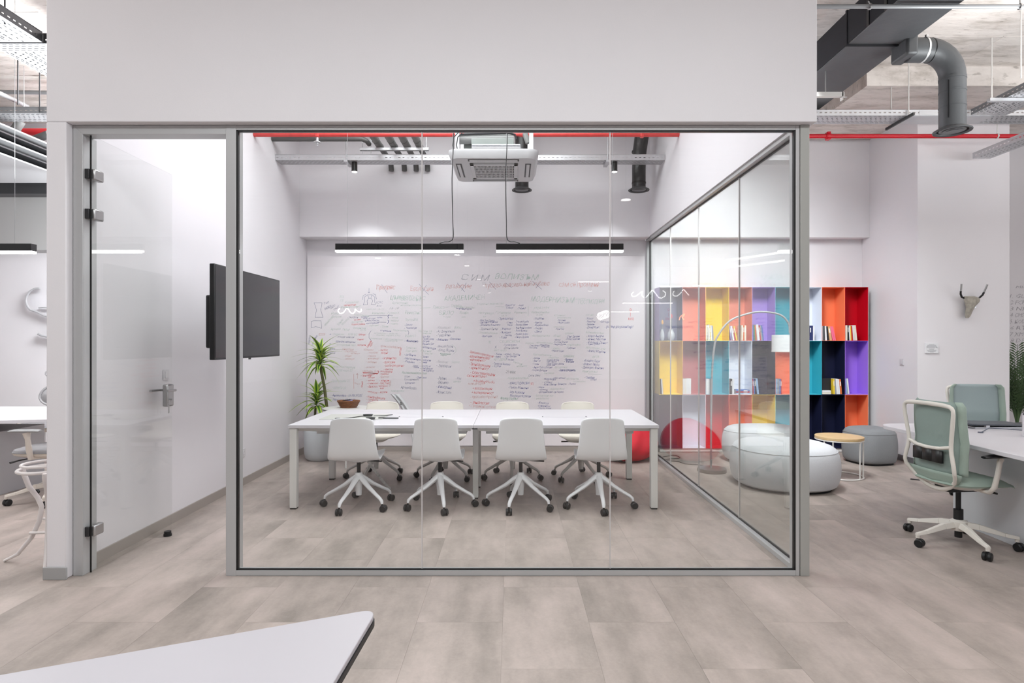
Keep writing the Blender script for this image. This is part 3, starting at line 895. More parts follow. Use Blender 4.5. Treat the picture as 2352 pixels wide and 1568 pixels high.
MB().box(-1.63, -1.585, 5.605, 5.63, TZ + .002, TZ + .016).build('plug', black_pl, hb, bevel=.003)

# ------------------------------------------------------------------ swivel shell chairs
def caster_mesh():
    m = MB(); m.cur = 0
    for s in (-1, 1):
        m.lathe([(.0, -.011), (.024, -.011), (.0285, -.007), (.0285, .007), (.024, .011), (0, .011)], (0, 0, 0), 18,
                M=Matrix.Translation((s * .0155, -.012, .0285)) @ Matrix.Rotation(R(90), 4, 'Y'))
    m.box(-.006, .006, -.03, .012, .02, .05)
    m.tube([(0, 0, .045), (0, 0, .075)], .008, 8)
    return m
def hood():
    m = MB()
    m.tube([(-.012, -.012, .0575), (.012, -.012, .0575)], .012, 8); return m
def swivel_base(root, m_arm, hubz=.25, Rr=.30, n=5, start=270, flat=False, spin=None, glide=.075):
    hub = MB()
    if not flat:
        hub.lathe([(.0, .10), (.025, .10), (.027, .14), (.036, .22), (.040, .26), (.030, .295), (.027, .30), (0, .30)], n=20)
    else:
        hub.lathe([(0, .10), (.045, .10), (.055, .125), (.055, .165), (.032, .178), (0, .178)], n=20)
    hub.build('hub', m_arm, root, local=True)
    for i in range(n):
        a = R(start + i * 360 / n); ca, sa = math.cos(a), math.sin(a); m = MB()
        if not flat:
            pr = [(.015, .262), (.06, .235), (.13, .185), (.22, .135), (.272, .108), (.295, .088), (.30, .066)]
            rs = [.030, .027, .0215, .0175, .0165, .0155, .012]
            m.tube([(r_ * ca * Rr / .30, r_ * sa * Rr / .30, z) for r_, z in pr], rs, 10, flat=.85, up=(0, 0, 1) )
        else:
            L = Rr
            pts = [(.03, .165, .125, .028), (.12, .155, .118, .024), (L * .8, .112, .088, .018), (L + .012, .098, .078, .015)]
            for (r0, t0, b0, w0), (r1, t1, b1, w1) in zip(pts, pts[1:]):
                vs = []
                for r_, t_, b_, w_ in ((r0, t0, b0, w0), (r1, t1, b1, w1)):
                    for sx, z in ((-1, b_), (1, b_), (.55, t_), (-.55, t_)):
                        vs.append((r_ * ca - sx * w_ * sa, r_ * sa + sx * w_ * ca, z))
                m.add(vs, [(0, 1, 5, 4), (1, 2, 6, 5), (2, 3, 7, 6), (3, 0, 4, 7), (0, 3, 2, 1), (4, 5, 6, 7)])
            m.cyl((L * ca, L * sa, .06), (L * ca, L * sa, .09), .014, 10)
        leg = m.build('leg', m_arm, root, local=True, bevel=0.003 if flat else 0)
        cm = caster_mesh(); an = (spin[i] if spin else (i * 77 + 20) % 360)
        M = Matrix.Translation((Rr * ca, Rr * sa, 0)) @ Matrix.Rotation(R(an), 4, 'Z')
        cm.v = [M @ v for v in cm.v]; cm.build('caster', black_pl, leg, local=True)
def shell_chair(m_shell, m_base, label, group):
    root = thing('swivel_chair', label, 'chair', group=group)
    prof = [(.235, .425, .175), (.225, .447, .195), (.17, .452, .212), (.05, .438, .220), (-.08, .430, .225), (-.155, .430, .228), (-.205, .445, .228),
            (-.235, .485, .222), (-.250, .54, .212), (-.262, .61, .203), (-.272, .68, .196), (-.282, .745, .190), (-.289, .785, .184), (-.292, .803, .170), (-.2925, .812, .145)]
    nv = 13; rows = []
    for (y, z, hw) in prof:
        t = max(0, (z - .45) / .36); row = []
        for k_ in range(nv):
            s = -1 + 2 * k_ / (nv - 1); x = s * hw * .975
            dy = .030 * t * s * s + (.010 * abs(s) ** 4 if z < .5 else 0); dz = (1 - t) * .020 * s ** 4 if y > -.2 else 0
            if z > .79: dz -= .010 * s ** 4
            row.append(Vector((x, y + dy, z + dz + (.0 if t else .0))))
        rows.append(row)
    MB().grid(rows).build('seat_shell', m_shell, root, local=True, solid=.011, subsurf=1)
    MB().lathe([(0, .395), (.05, .395), (.09, .405), (.105, .422), (.105, .428), (0, .428)], n=20).build('seat_plate', m_base, root, local=True)
    MB().cyl((0, 0, .295), (0, 0, .40), .0165, 14).build('gas_column', black_pl, root, local=True)
    MB().tube([(.03, .0, .405), (.12, -.01, .400), (.205, -.02, .398)], [.004, .006, .0075], 8).build('height_lever', black_pl, root, local=True)
    swivel_base(root, m_base)
    return root
fl_lab = ['leftmost of the four white swivel shell chairs with backs to the glass front',
          'white swivel shell chair with its back to the glass front, second from the left',
          'white swivel shell chair with its back to the glass front, third from the left',
          'rightmost of the four white swivel shell chairs with backs to the glass front']
spots = [(-1.35, 5.37, 2, -18), (-.635, 5.38, -1, 13), (.077, 5.38, 0, -20), (.765, 5.38, -1, 0)]
proto = None; chair_src = None
for i, (x, y, a, sp) in enumerate(spots):
    ch = shell_chair(white_pl, white_pl, fl_lab[i], 'near row of swivel chairs') if i == 0 else copy_tree(chair_src)
    if i == 0: chair_src = ch
    ch['label'] = fl_lab[i]; ch.location = (x, y, 0); ch.rotation_euler = (0, 0, R(a))
    for c_ in KIDS(ch):      # the star base turns on its own under the seat
        if c_.name.split('.')[0] in ('leg', 'hub'): c_.rotation_euler = (0, 0, R(sp - a))
rl_lab = ['cream swivel shell chair on the far side of the table, nearest the plant',
          'cream swivel shell chair on the far side of the table, second from the plant',
          'cream swivel shell chair on the far side of the table, third from the plant',
          'cream swivel shell chair on the far side of the table, nearest the red beanbag']
spots = [(-1.42, 6.50, 176, 30), (-.68, 6.50, 183, 12), (.035, 6.48, 180, 34), (.76, 6.48, 181, 60)]
src2 = None
for i, (x, y, a, sp) in enumerate(spots):
    ch = shell_chair(warm_lit_pl, leg_w, rl_lab[i], 'far row of swivel chairs') if i == 0 else copy_tree(src2)
    if i == 0: src2 = ch
    ch['label'] = rl_lab[i]; ch['group'] = 'far row of swivel chairs'; ch.location = (x - .03, y, 0); ch.scale = (1, 1, .965); ch.rotation_euler = (0, 0, R(a))
    for c_ in KIDS(ch):
        if c_.name.split('.')[0] in ('leg', 'hub'): c_.rotation_euler = (0, 0, R(sp))
# floor cable spine seen behind the leftmost chair
cs = thing('cable_spine', 'segmented beige cable spine from the table down to the floor', 'cable spine', (-1.32, 5.95, 0))
p0, p1, p2 = Vector((-1.50, 5.80, .60)), Vector((-1.42, 5.85, .30)), Vector((-1.20, 5.95, .02))
for i in range(20):
    t = i / 19; p = p0 * (1 - t) ** 2 + p1 * 2 * t * (1 - t) + p2 * t * t; d = ((p1 - p0) * (1 - t) + (p2 - p1) * t).normalized()
    M = Matrix.Translation(p) @ d.to_track_quat('Z', 'Y').to_matrix().to_4x4()
    MB().box(-.028, .028, -.012, .012, -.011, .009, M).build('spine_link', leg_w, cs, bevel=.002)

# ------------------------------------------------------------------ television on swing arm
tv = thing('television', 'large black flat television on a swing arm, left wall', 'television', (-2.45, 5.15, 1.67))
MB().box(-2.245, -2.205, 4.52, 5.79, 1.312, 2.03).build('casing', black_pl, tv, bevel=.006)
MB().box(-2.206, -2.2035, 4.532, 5.778, 1.328, 2.02).build('screen', mat('tv_screen', (30, 31, 33), .12, spec=.6), tv)
MB().box(-2.205, -2.2, 5.10, 5.14, 1.300, 1.313).build('sensor', black_pl, tv)
MB().box(-2.30, -2.245, 4.57, 5.5, 1.40, 1.80).build('rear_housing', black_pl, tv, bevel=.012)
arm = MB().box(-2.33, -2.30, 4.85, 5.62, 1.63, 1.70).box(-2.70, -2.30, 5.58, 5.63, 1.63, 1.70).box(-2.717, -2.69, 5.50, 5.71, 1.52, 1.82); arm.build('swing_arm', black_m, tv, bevel=.003)

# ------------------------------------------------------------------ wall fittings
def switch(name, x, y, z, axis, label, cat='switch', n=1, w_=.08):
    t = thing(name, label, cat, (x, y, z))
    if axis == 'x':   # plate facing +X
        MB().box(x, x + .009, y - w_ / 2, y + w_ / 2, z - .041, z + .041).build('plate', MATS['switch_white'], t, bevel=.003)
        MB().box(x + .009, x + .013, y - .02, y + .02, z - .026, z + .026).build('rocker', MATS['switch_white'], t, bevel=.002)
    else:
        MB().box(x - .009, x, y - w_ / 2, y + w_ / 2, z - .041, z + .041).build('plate', MATS['switch_white'], t, bevel=.003)
        MB().box(x - .013, x - .009, y - .02, y + .02, z - .026, z + .026).build('rocker', MATS['switch_white'], t, bevel=.002)
mat('switch_white', (214, 211, 214), .35)
switch('light_switch', -2.718, 4.78, 1.19, 'x', 'white light switch on the room side wall near the door handle')
switch('light_switch', 4.75, 7.42, 1.20, '-x', 'white light switch on the shaded side of the white column')
so = thing('wall_socket', 'white double wall socket low on the side wall below the television', 'socket', (-2.71, 6.1, .33))
MB().box(-2.718, -2.709, 6.02, 6.20, .285, .37).build('plate', MATS['switch_white'], so, bevel=.003)
for yy in (6.065, 6.155):
    MB().lathe([(0, 0), (.022, 0), (.022, .004), (.017, .004), (.016, .001), (0, .001)], (0, 0, 0), 20, M=Matrix.Translation((-2.7095, yy, .328)) @ Matrix.Rotation(R(90), 4, 'Y')).build('outlet', MATS['switch_white'], so)

# ------------------------------------------------------------------ linear pendants
def linear_lamp(x0, x1, y, zb, label, cordx, hx, group):
    t = thing('linear_pendant', label, 'lamp', ((x0 + x1) / 2, y, zb), group=group)
    MB().box(x0, x1, y - .032, y + .032, zb + .014, zb + .075).build('housing', black_m, t, bevel=.002)
    MB().box(x0, x1 - .0, y - .028, y + .028, zb - .004, zb + .014).build('diffuser', lamp_e, t)
    for xx in hx: MB().tube([(xx, y, zb + .075), (xx, y, 4.33)], .0016, 5).build('suspension_wire', grey_tube, t)
    if cordx is not None:
        cx_, dr = cordx
        pts = [(cx_ + dr * .13, y, zb + .080), (cx_ + dr * .08, y, zb + .096), (cx_ + dr * .03, y, zb + .10), (cx_ + .004, y, zb + .14), (cx_, y, zb + .3), (cx_ - .008, y, zb + .7), (cx_ + .008, y, zb + 1.1), (cx_, y, zb + 1.6), (cx_, y, 4.3)]
        MB().tube(smooth(pts, 4), .0045, 6).build('power_cord', black_pl, t)
    return t
linear_lamp(-1.691, -.465, 5.86, 2.312, 'left black linear pendant lamp over the meeting table', (-.569, -1), (-1.582, -.569), 'linear pendants over the table')
linear_lamp(-.151, 1.067, 5.86, 2.312, 'right black linear pendant lamp over the meeting table', (-.054, 1), (-.054, .967), 'linear pendants over the table')
for (x0, x1) in ((-1.691, -.465), (-.151, 1.067)):
    area('linear_lamp_light', ((x0 + x1) / 2, 5.86, 2.30), (1.2, .05), 3.5, color=WARM)
linear_lamp(-5.6, -4.0, 5.10, 2.19, 'black linear pendant lamp hanging over the left office desk', None, (-4.16,), 'linear pendants over the table')
area('linear_lamp_light', (-4.8, 5.10, 2.18), (1.5, .05), 14, color=WARM)

# ------------------------------------------------------------------ cylinder spotlights
def spot(x, y, zt, zb, r, label, power=0, tilt=(0, 0, 0), group='black cylinder spotlights'):
    t = thing('spotlight', label, 'spotlight', (x, y, zb), group=group)
    MB().cyl((x, y, zb), (x, y, zt), r, 24).build('housing', black_m, t, bevel=.002)
    MB().cyl((x, y, zb - .004), (x, y, zb), r * .86, 24).build('lens', spot_e, t)
    if power:
        d = bpy.data.lights.new('spot_beam', 'SPOT'); d.energy = power; d.spot_size = R(72); d.spot_blend = .7; d.shadow_soft_size = r * .8; d.color = WARM
        o = bpy.data.objects.new('spot_beam', d); o.location = (x, y, zb - .01); o.rotation_euler = tilt; col.objects.link(o)
    return t
spot(-1.83, 7.08, 3.535, 3.42, .033, 'left black cylinder spotlight under the room cable tray', 48, (R(24), 0, 0))
spot(1.19, 7.08, 3.535, 3.42, .033, 'right black cylinder spotlight under the room cable tray', 48, (R(24), 0, 0))
spot(-4.62, 6.14, 3.743, 3.60, .047, 'black cylinder spotlight under the left office cable tray', 10)

# ------------------------------------------------------------------ AC cassette
ac = thing('ceiling_cassette', 'white square air conditioning cassette hanging in the glass room', 'air conditioner', (-.18, 6.45, 3.26))
AX0, AX1, AY0, AY1, AZ = -.635, .265, 6.0, 6.95, 3.262
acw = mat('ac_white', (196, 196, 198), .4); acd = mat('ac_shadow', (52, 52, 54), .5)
def rrect(x0, x1, y0, y1, r, n=6):
    P = []
    for cx_, cy_, a0 in ((x1 - r, y1 - r, 0), (x0 + r, y1 - r, 90), (x0 + r, y0 + r, 180), (x1 - r, y0 + r, 270)):
        for i in range(n + 1): a = R(a0 + 90 * i / n); P.append((cx_ + r * math.cos(a), cy_ + r * math.sin(a)))
    return P
pn = MB(); o1 = rrect(AX0, AX1, AY0, AY1, .10); o2 = rrect(AX0 + .03, AX1 - .03, AY0 + .03, AY1 - .03, .08); n_ = len(o1)
vs = [(x, y, AZ + .085) for x, y in o1] + [(x, y, AZ + .06) for x, y in o1] + [(x, y, AZ) for x, y in o2]
fs = [(i, (i + 1) % n_, n_ + (i + 1) % n_, n_ + i) for i in range(n_)] + [(n_ + i, n_ + (i + 1) % n_, 2 * n_ + (i + 1) % n_, 2 * n_ + i) for i in range(n_)]
pn.add(vs, fs + [tuple(range(n_ - 1, -1, -1)), tuple(range(2 * n_, 3 * n_))]); pn.build('panel', acw, ac)
gx0, gx1, gy0, gy1 = -.43, .06, 6.20, 6.76
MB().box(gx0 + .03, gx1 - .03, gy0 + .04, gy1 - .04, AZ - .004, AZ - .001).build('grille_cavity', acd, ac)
gf = MB(); gf.box(gx0, gx1, gy0, gy0 + .05, AZ - .014, AZ).box(gx0, gx1, gy1 - .05, gy1, AZ - .014, AZ).box(gx0, gx0 + .04, gy0, gy1, AZ - .014, AZ).box(gx1 - .04, gx1, gy0, gy1, AZ - .014, AZ)
gf.build('grille_frame', acw, ac, bevel=.002)
for i in range(28):
    xx = gx0 + .045 + i * (gx1 - gx0 - .09) / 28
    MB().box(xx, xx + .007, gy0 + .04, gy1 - .04, AZ - .012, AZ - .005).build('grille_bar', acw, ac)
for i in range(4):
    yy = gy0 + .13 + i * .1
    MB().box(gx0 + .03, gx1 - .03, yy, yy + .008, AZ - .013, AZ - .004).build('grille_crossbar', acw, ac)
for (x0, x1, y0, y1) in ((-.44, .07, 6.06, 6.13), (-.44, .07, 6.83, 6.89), (-.575, -.515, 6.22, 6.72), (.135, .195, 6.22, 6.72)):
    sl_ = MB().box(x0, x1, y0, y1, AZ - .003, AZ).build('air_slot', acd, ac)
    q = .014
    MB().box(x0 + q, x1 - q, y0 + q, y1 - q, AZ - .008, AZ - .003).build('air_vane', acw, sl_)
bd = MB(); bd.box(-.40, .08, 6.12, 6.92, AZ + .085, AZ + .17)
for i in range(6): bd.box(-.405, .085, 6.11, 6.93, AZ + .092 + i * .013, AZ + .096 + i * .013)
bd.build('unit_body', galv_m, ac, bevel=.004)
MB().box(-.50, -.02, 6.30, 6.86, AZ + .17, AZ + .62).build('fresh_air_box', mat('galv_dull', (118, 123, 120), .5, metal=.4, var=.06), ac, bevel=.004)
for xx in (-.555, .195):
    for yy in (6.18, 6.84): MB().box(xx - .02, xx + .02, yy - .004, yy + .012, AZ + .08, 4.33).build('hanger_strap', galv_m, ac)
for xx in (-.585, -.545): MB().tube([(xx, 6.12, 3.36), (xx - .012, 6.12, 3.42), (xx, 6.12, 3.50), (xx + .10, 6.12, 3.60)], .006, 6).build('refrigerant_line', black_pl, ac)
MB().tube([(-.55, 6.22, 3.56), (-.40, 6.22, 3.565), (-.02, 6.22, 3.575), (.03, 6.22, 3.56), (.045, 6.22, 3.51)], .010, 8).build('refrigerant_line', duct_d, ac)
MB().tube([(-.54, 6.26, 3.52), (.02, 6.26, 3.53)], .045, 14).build('insulated_pipe', grey_pipe, ac)
MB().box(-.41, .02, 6.14, 6.24, AZ + .175, AZ + .235).build('terminal_box', MATS['galv_dull'], ac, bevel=.003)
tag(MB().tube([(.135, 6.3, 3.60), (.15, 6.3, 3.55), (.17, 6.3, 3.50)], .030, 12).build('drain_elbow', grey_pipe, ac))

# ------------------------------------------------------------------ services inside the room
rp = thing('sprinkler_pipe', 'weathered red sprinkler pipe high across the glass room', 'pipe', (-.5, 6.7, 3.62))
MB().cyl((-2.718, 7.02, 3.825), (1.76, 7.02, 3.825), .028, 16).v
YR = 6.42; ZR = CH + (784 - 308.5) * YR / F
MB().cyl((-2.716, YR, ZR), (-.5, YR, ZR), .027, 16).build('pipe_run', red_w, rp)
MB().cyl((.08, YR, ZR), (1.758, YR, ZR), .027, 16).build('pipe_run', red_w, rp)
MB().cyl((-.5, YR + .0, ZR), (.08, YR, ZR), .020, 12).build('pipe_neck', red_w, rp)
for xx in (-2.05, 1.37):
    MB().box(xx - .02, xx + .02, YR - .03, YR + .03, ZR - .032, ZR + .034).build('pipe_clamp', red_w, rp, bevel=.008)
    MB().cyl((xx, YR, ZR + .03), (xx, YR, 4.33), .004, 8).build('hanger_rod', galv_m, rp)
MB().box(-2.50, -2.45, YR - .02, YR + .02, ZR + .01, ZR + .04).build('pipe_tag', leg_w, rp)
sh = MB().cyl((-2.05, YR, ZR - .10), (-2.05, YR, ZR - .03), .014, 12); sh.build('sprinkler_drop', galv_m, rp)
MB().lathe([(0, 0), (.04, 0), (.036, .006), (.01, .012), (0, .012)], (-2.05, YR, ZR - .085), 20).build('sprinkler_plate', acw, rp)
MB().lathe([(0, 0), (.014, 0), (.014, .004), (0, .004)], (-2.05, YR, ZR - .118), 16).build('sprinkler_deflector', galv_m, rp)

def tray(label, o, u, v, L, W, H, rows, side_rows, name='cable_tray', m=None, m_side=None, group=None, rail=True):
    """o: corner of the floor of the tray; u along, v across (away from the lip seen first)"""
    m = m or galv_m; o, u, v = Vector(o), Vector(u), Vector(v); up = Vector((0, 0, 1))
    t = thing(name, label, 'cable tray', tuple(o + u * L / 2), group=group)
    b_ = MB(); perf(b_, o, u, v, L, W, rows); b_.build('tray_floor', m, t, smooth=False, solid=.0015)
    for off in (0, W):
        s_ = MB(); perf(s_, o + v * off, u, up, L, H, side_rows); s_.build('tray_side', m_side or m, t, smooth=False, solid=.0015)
        if rail: MB().tube([o + v * off + up * H, o + v * off + up * H + u * L], .004, 6).build('tray_lip', m_side or m, t)
    nc = int((W - .03) / .016)  # black cables added so the slots show dark like the tray's shade
    for k in range(nc):
        q = o + v * (.02 + k * .016) + up * .011; MB().tube([q + u * .05, q + u * (L - .05)], .0078, 6).build('cable', black_pl, t)
    return t
R2 = [(.025, .009, .032, 0), (.045, .009, .032, .5), (.09, .010, .032, 0), (.135, .009, .032, .5), (.155, .009, .032, 0)]
R3 = [(.020, .010, .034, 0), (.042, .010, .034, .5), (.085, .018, .016, .25), (.125, .018, .016, .75), (.170, .010, .034, 0), (.192, .010, .034, .5), (.232, .010, .034, 0)]
SR = [(.028, .009, .024, 0)]
ct = tray('galvanised cable tray spanning the glass room, left of the cassette', (-2.716, 7.0, 3.532), (1, 0, 0), (0, 1, 0), 2.2, .18, .062, R2, SR, group='room cable trays')
ct = tray('galvanised cable tray spanning the glass room, right of the cassette', (.20, 7.0, 3.532), (1, 0, 0), (0, 1, 0), 1.555, .18, .062, R2, SR, group='room cable trays')
for xx in (-1.905, 1.10):
    t = thing('tray_hanger', 'threaded rod holding the room cable tray, %s' % ('left side' if xx < 0 else 'right side'), 'hanger', (xx, 7.09, 3.52))
    MB().cyl((xx, 6.99, 3.53), (xx, 6.99, 4.33), .005, 8).build('rod', galv_m, t)
    MB().box(xx - .02, xx + .02, 6.97, 7.20, 3.505, 3.528).build('bracket', galv_m, t)
# grey insulated pipes running into the bulkhead
for i, px in enumerate((900, 930, 957, 983)):
    X = (px - CX) * 7.8 / F; Zp = 3.72
    t = thing('insulated_pipe', 'grey lagged pipe entering the bulkhead, %s of the four' % ('leftmost', 'second from left', 'third from left', 'rightmost')[i], 'pipe', (X, 7.3, Zp), group='lagged pipes above the tray')
    MB().tube([(X, 6.45, Zp), (X, 7.12, Zp)], .040, 14).build('pipe_lagging', grey_pipe, t)
    MB().tube(smooth([(X, 7.12, Zp), (X, 7.66, Zp), (X, 7.73, Zp - .015), (X, 7.76, Zp - .06), (X, 7.765, Zp - .10)], 4), .033, 14).build('pipe_run', mat('pipe_dark', (78, 78, 78), .5), t)
    for yy in (6.62, 6.86, 7.10):
        MB().tube([(X, yy, Zp), (X, yy + .012, Zp)], .0425, 14).build('band', MATS['pipe_dark'], t)
t = thing('pipe_strut', 'galvanised strut channel under the four lagged pipes', 'strut', (-1.4, 7.0, 3.66))
MB().box(-1.745, -.955, 6.98, 7.02, 3.640, 3.672).build('channel', galv_m, t, bevel=.002)
for xx in (-1.72, -1.62, -.985): MB().cyl((xx, 7.0, 3.61), (xx, 7.0, 4.33), .004, 8).build('rod', galv_m, t)
t = thing('insulated_pipe', 'dark horizontal lagged pipe running in from the left wall under the red pipe', 'pipe', (-2.2, 6.9, 3.74))
MB().tube([(-2.716, 6.9, 3.742), (-1.78, 6.9, 3.742), (-1.70, 6.9, 3.742), (-1.655, 6.93, 3.73), (-1.64, 7.0, 3.715)], .028, 14).build('pipe_run', MATS['pipe_dark'], t)

def round_diffuser(t, x, y, z, r, m, tilt=None):
    MB().lathe([(r * .62, .045), (r * .66, .03), (r * .98, .006), (r, 0), (r * .97, -.006), (r * .80, .0), (r * .78, .02), (r * .3, .03), (0, .03)], (x, y, z), 36).build('diffuser_flange', m, t)
    for q, dz in ((.68, .004), (.50, .0), (.32, -.003)):
        MB().lathe([(r * q, dz), (r * q * .93, dz + .002), (r * q * .80, dz + .022), (r * q * .86, dz + .022)], (x, y, z), 32).build('diffuser_ring', mat('diffuser_grey', (92, 93, 95), .35, metal=.3), t)
    MB().lathe([(0, .004), (r * .18, .004), (r * .14, .016), (0, .016)], (x, y, z), 20).build('diffuser_core', MATS['diffuser_grey'], t)
t = thing('air_duct', 'black flexible air duct dropping to a round diffuser, right of the room', 'duct', (1.54, 7.4, 3.28))
MB().tube([(1.56, 7.25, 4.33), (1.56, 7.30, 3.95), (1.545, 7.38, 3.75), (1.54, 7.40, 3.55), (1.54, 7.40, 3.32)], [.085, .085, .083, .082, .082], 20).build('duct_sleeve', mat('duct_foil_black', (34, 34, 36), .38, bump=.6, bscale=18), t)
round_diffuser(t, 1.54, 7.40, 3.285, .128, duct_m)
for zz in (3.74, 3.36): MB().lathe([(.084, 0), (.086, .004), (.086, .02), (.084, .024)], (1.54, 7.40, zz), 20).build('duct_band', black_m, t)
t = thing('air_duct', 'black air duct and round diffuser just below the cassette', 'duct', (.12, 7.4, 3.28))
MB().tube([(.12, 7.40, 4.33), (.12, 7.40, 3.32)], .082, 20).build('duct_sleeve', MATS['duct_foil_black'], t)
round_diffuser(t, .12, 7.40, 3.285, .122, duct_m)
# ------------------------------------------------------------------ plants
def leaf_mat(name, core, edge, width):
    m = bpy.data.materials.new(name); m.use_nodes = True; nt = m.node_tree; b = nt.nodes['Principled BSDF']; b.inputs['Roughness'].default_value = .42
    at_ = nt.nodes.new('ShaderNodeAttribute'); at_.attribute_name = 'across'
    r = nt.nodes.new('ShaderNodeValToRGB'); e = r.color_ramp.elements
    e[0].position = .34; e[0].color = lin(core); e[1].position = .50; e[1].color = lin(edge)
    nt.links.new(at_.outputs['Fac'], r.inputs[0])
    oi = nt.nodes.new('ShaderNodeObjectInfo'); mr = nt.nodes.new('ShaderNodeMapRange'); mr.inputs[3].default_value = .75; mr.inputs[4].default_value = 1.2
    nt.links.new(oi.outputs['Random'], mr.inputs[0]); hs = nt.nodes.new('ShaderNodeHueSaturation')
    nt.links.new(r.outputs[0], hs.inputs['Color']); nt.links.new(mr.outputs[0], hs.inputs['Value']); nt.links.new(hs.outputs[0], b.inputs['Base Color'])
    MATS[name] = m; return m
dr_leaf = leaf_mat('dracaena_leaf', (52, 108, 36), (186, 208, 84), .02)
def leaf_mesh(L, W, droop, fold=.25):
    rows = []; n = 9; vals = []
    for i in range(n + 1):
        t = i / n; wd = W * .5 * (min(1, .35 + 2.2 * t) * (1 - t ** 2.6)) if i < n else .0005
        x = L * t * (1 - .10 * t); z = -droop * L * t ** 2.2
        rows.append([Vector((x, s * wd, z + abs(s) * wd * fold)) for s in (-1, -.5, 0, .5, 1)]); vals += [1, .5, 0, .5, 1]
    mb = MB().grid(rows); o = mb.build('leaf', dr_leaf, None)
    at_ = o.data.attributes.new('across', 'FLOAT', 'POINT')
    for i, v in enumerate(vals): at_.data[i].value = v
    me = o.data; bpy.data.objects.remove(o); return me
leaf_kinds = [leaf_mesh(.31, .066, .55), leaf_mesh(.29, .062, .85), leaf_mesh(.27, .064, .30), leaf_mesh(.32, .058, 1.05)]
pl = thing('potted_dracaena', 'tall potted dracaena with two striped leaf crowns in the room corner', 'plant', (-2.36, 7.55, 0))
MB().lathe([(0, 0), (.14, 0), (.175, .03), (.19, .10), (.193, .36), (.188, .372), (.178, .372), (.176, .33), (0, .33)], (-2.36, 7.50, 0), 40).build('pot', mat('pot_grey', (200, 204, 208), .5), pl)
MB().lathe([(0, .33), (.174, .33), (.15, .338), (0, .345)], (-2.36, 7.50, 0), 24).build('soil', mat('soil', (62, 50, 42), .9, bump=.5), pl)
stem_m = mat('stem_brown', (92, 92, 56), .8, bump=.6, bscale=60)
MB().tube([(-2.28, 7.48, .33), (-2.26, 7.45, .62), (-2.285, 7.42, .90), (-2.33, 7.40, 1.16)], [.020, .019, .017, .017], 10).build('stem', stem_m, pl)
MB().tube([(-2.42, 7.48, .33), (-2.41, 7.45, .52), (-2.40, 7.45, .66)], [.016, .015, .014], 10).build('stem', stem_m, pl)
def crown(c, n, s, seed, parent):
    rnd = random.Random(seed)
    for i in range(n):
        me = rnd.choice(leaf_kinds); o = bpy.data.objects.new('leaf', me); col.objects.link(o); o.parent = parent
        a = i * 137.5 + rnd.uniform(-12, 12); t = i / n
        pitch = -84 + 84 * t ** .9 + rnd.uniform(-8, 8)       # top leaves upright, lower ones drooping
        sc = s * rnd.uniform(.85, 1.1) * (.86 if math.cos(R(a)) < -.6 else 1)
        o.location = Vector(c) - Vector(parent.location) + Vector((0, 0, .08 - .14 * t))
        o.rotation_euler = (0, R(pitch), R(a)); o.scale = (sc, sc, sc)
crown((-2.33, 7.40, 1.20), 44, .93, 3, pl)
crown((-2.39, 7.45, .70), 38, .92, 5, pl)
# palm beyond the column, right edge of the picture
palm_m = mat('palm_green', (78, 104, 66), .5, rand=.2)
pp = thing('potted_palm', 'green feathery palm beside the white column at the right edge', 'plant', (6.42, 7.75, 0))
MB().lathe([(0, 0), (.15, 0), (.19, .35), (.175, .35), (0, .32)], (6.42, 7.75, 0), 28).build('pot', MATS['pot_grey'], pp)
rnd = random.Random(11)
for i in range(20):
    a = i * 137.5; H = rnd.uniform(.75, 1.5); sp_ = rnd.uniform(.15, .48); m = MB(); pts = []
    for k in range(10):
        t = k / 9; pts.append(Vector((6.42 + math.cos(R(a)) * sp_ * t ** 1.7, 7.75 + .7 * math.sin(R(a)) * sp_ * t ** 1.7, .3 + H * (t - .12 * t ** 3))))
    m.tube(pts, [.007 * (1 - .7 * k / 9) for k in range(10)], 5)
    for k in range(20):
        t = .30 + .7 * k / 20; q = t * 9; j = min(8, int(q)); p = pts[j].lerp(pts[j + 1], q - j); d = (pts[j + 1] - pts[j]).normalized()
        sd = d.cross(Vector((math.cos(R(a)), math.sin(R(a)), .2))).normalized()
        for s in (-1, 1):
            L = .17 * (1 - abs(t - .6)); e = p + (sd * s * .8 + d * .75).normalized() * L - Vector((0, 0, .02)); w_ = d * .011
            mid = (p + e) / 2 + Vector((0, 0, .01)); m.add([p, mid + w_, e, mid - w_], [(0, 1, 2, 3)])
    m.build('frond', palm_m, pp)

# ------------------------------------------------------------------ corner table, basket, grey stand, beanbag in the room
st = thing('side_table', 'low round pale side table with dark edge behind the meeting table', 'side table', (-1.96, 7.2, 0))
MB().lathe([(0, -.006), (.285, -.006), (.287, .006), (0, .006)], (-1.94, 7.2, .655), 48).build('table_top_edge', mat('edge_dark', (60, 62, 60), .4), st)
MB().lathe([(0, 0), (.285, 0), (.283, .008), (0, .008)], (-1.94, 7.2, .661), 48).build('tabletop', mat('top_pale', (214, 212, 208), .4), st)
for a in (40, 160, 280): MB().tube([(-1.94 + .12 * math.cos(R(a)), 7.2 + .12 * math.sin(R(a)), .655), (-1.94 + .24 * math.cos(R(a)), 7.2 + .24 * math.sin(R(a)), 0)], .011, 8).build('leg', leg_w, st)
wick = mat('wicker_brown', (122, 74, 40), .7, bump=1.0, bscale=90, var=.25, vscale=60)
bk = thing('wicker_basket', 'small brown wicker basket on the low round side table', 'basket', (-1.93, 7.2, .669))
bm_ = MB()
for z, rr in [(0, .085), (.018, .095), (.036, .104), (.054, .113), (.070, .122)]:
    bm_.tube([(-1.93 + rr * 1.05 * math.cos(R(q * 15)), 7.2 + rr * .62 * math.sin(R(q * 15)), .678 + z) for q in range(24)], .0105, 6, closed=True)
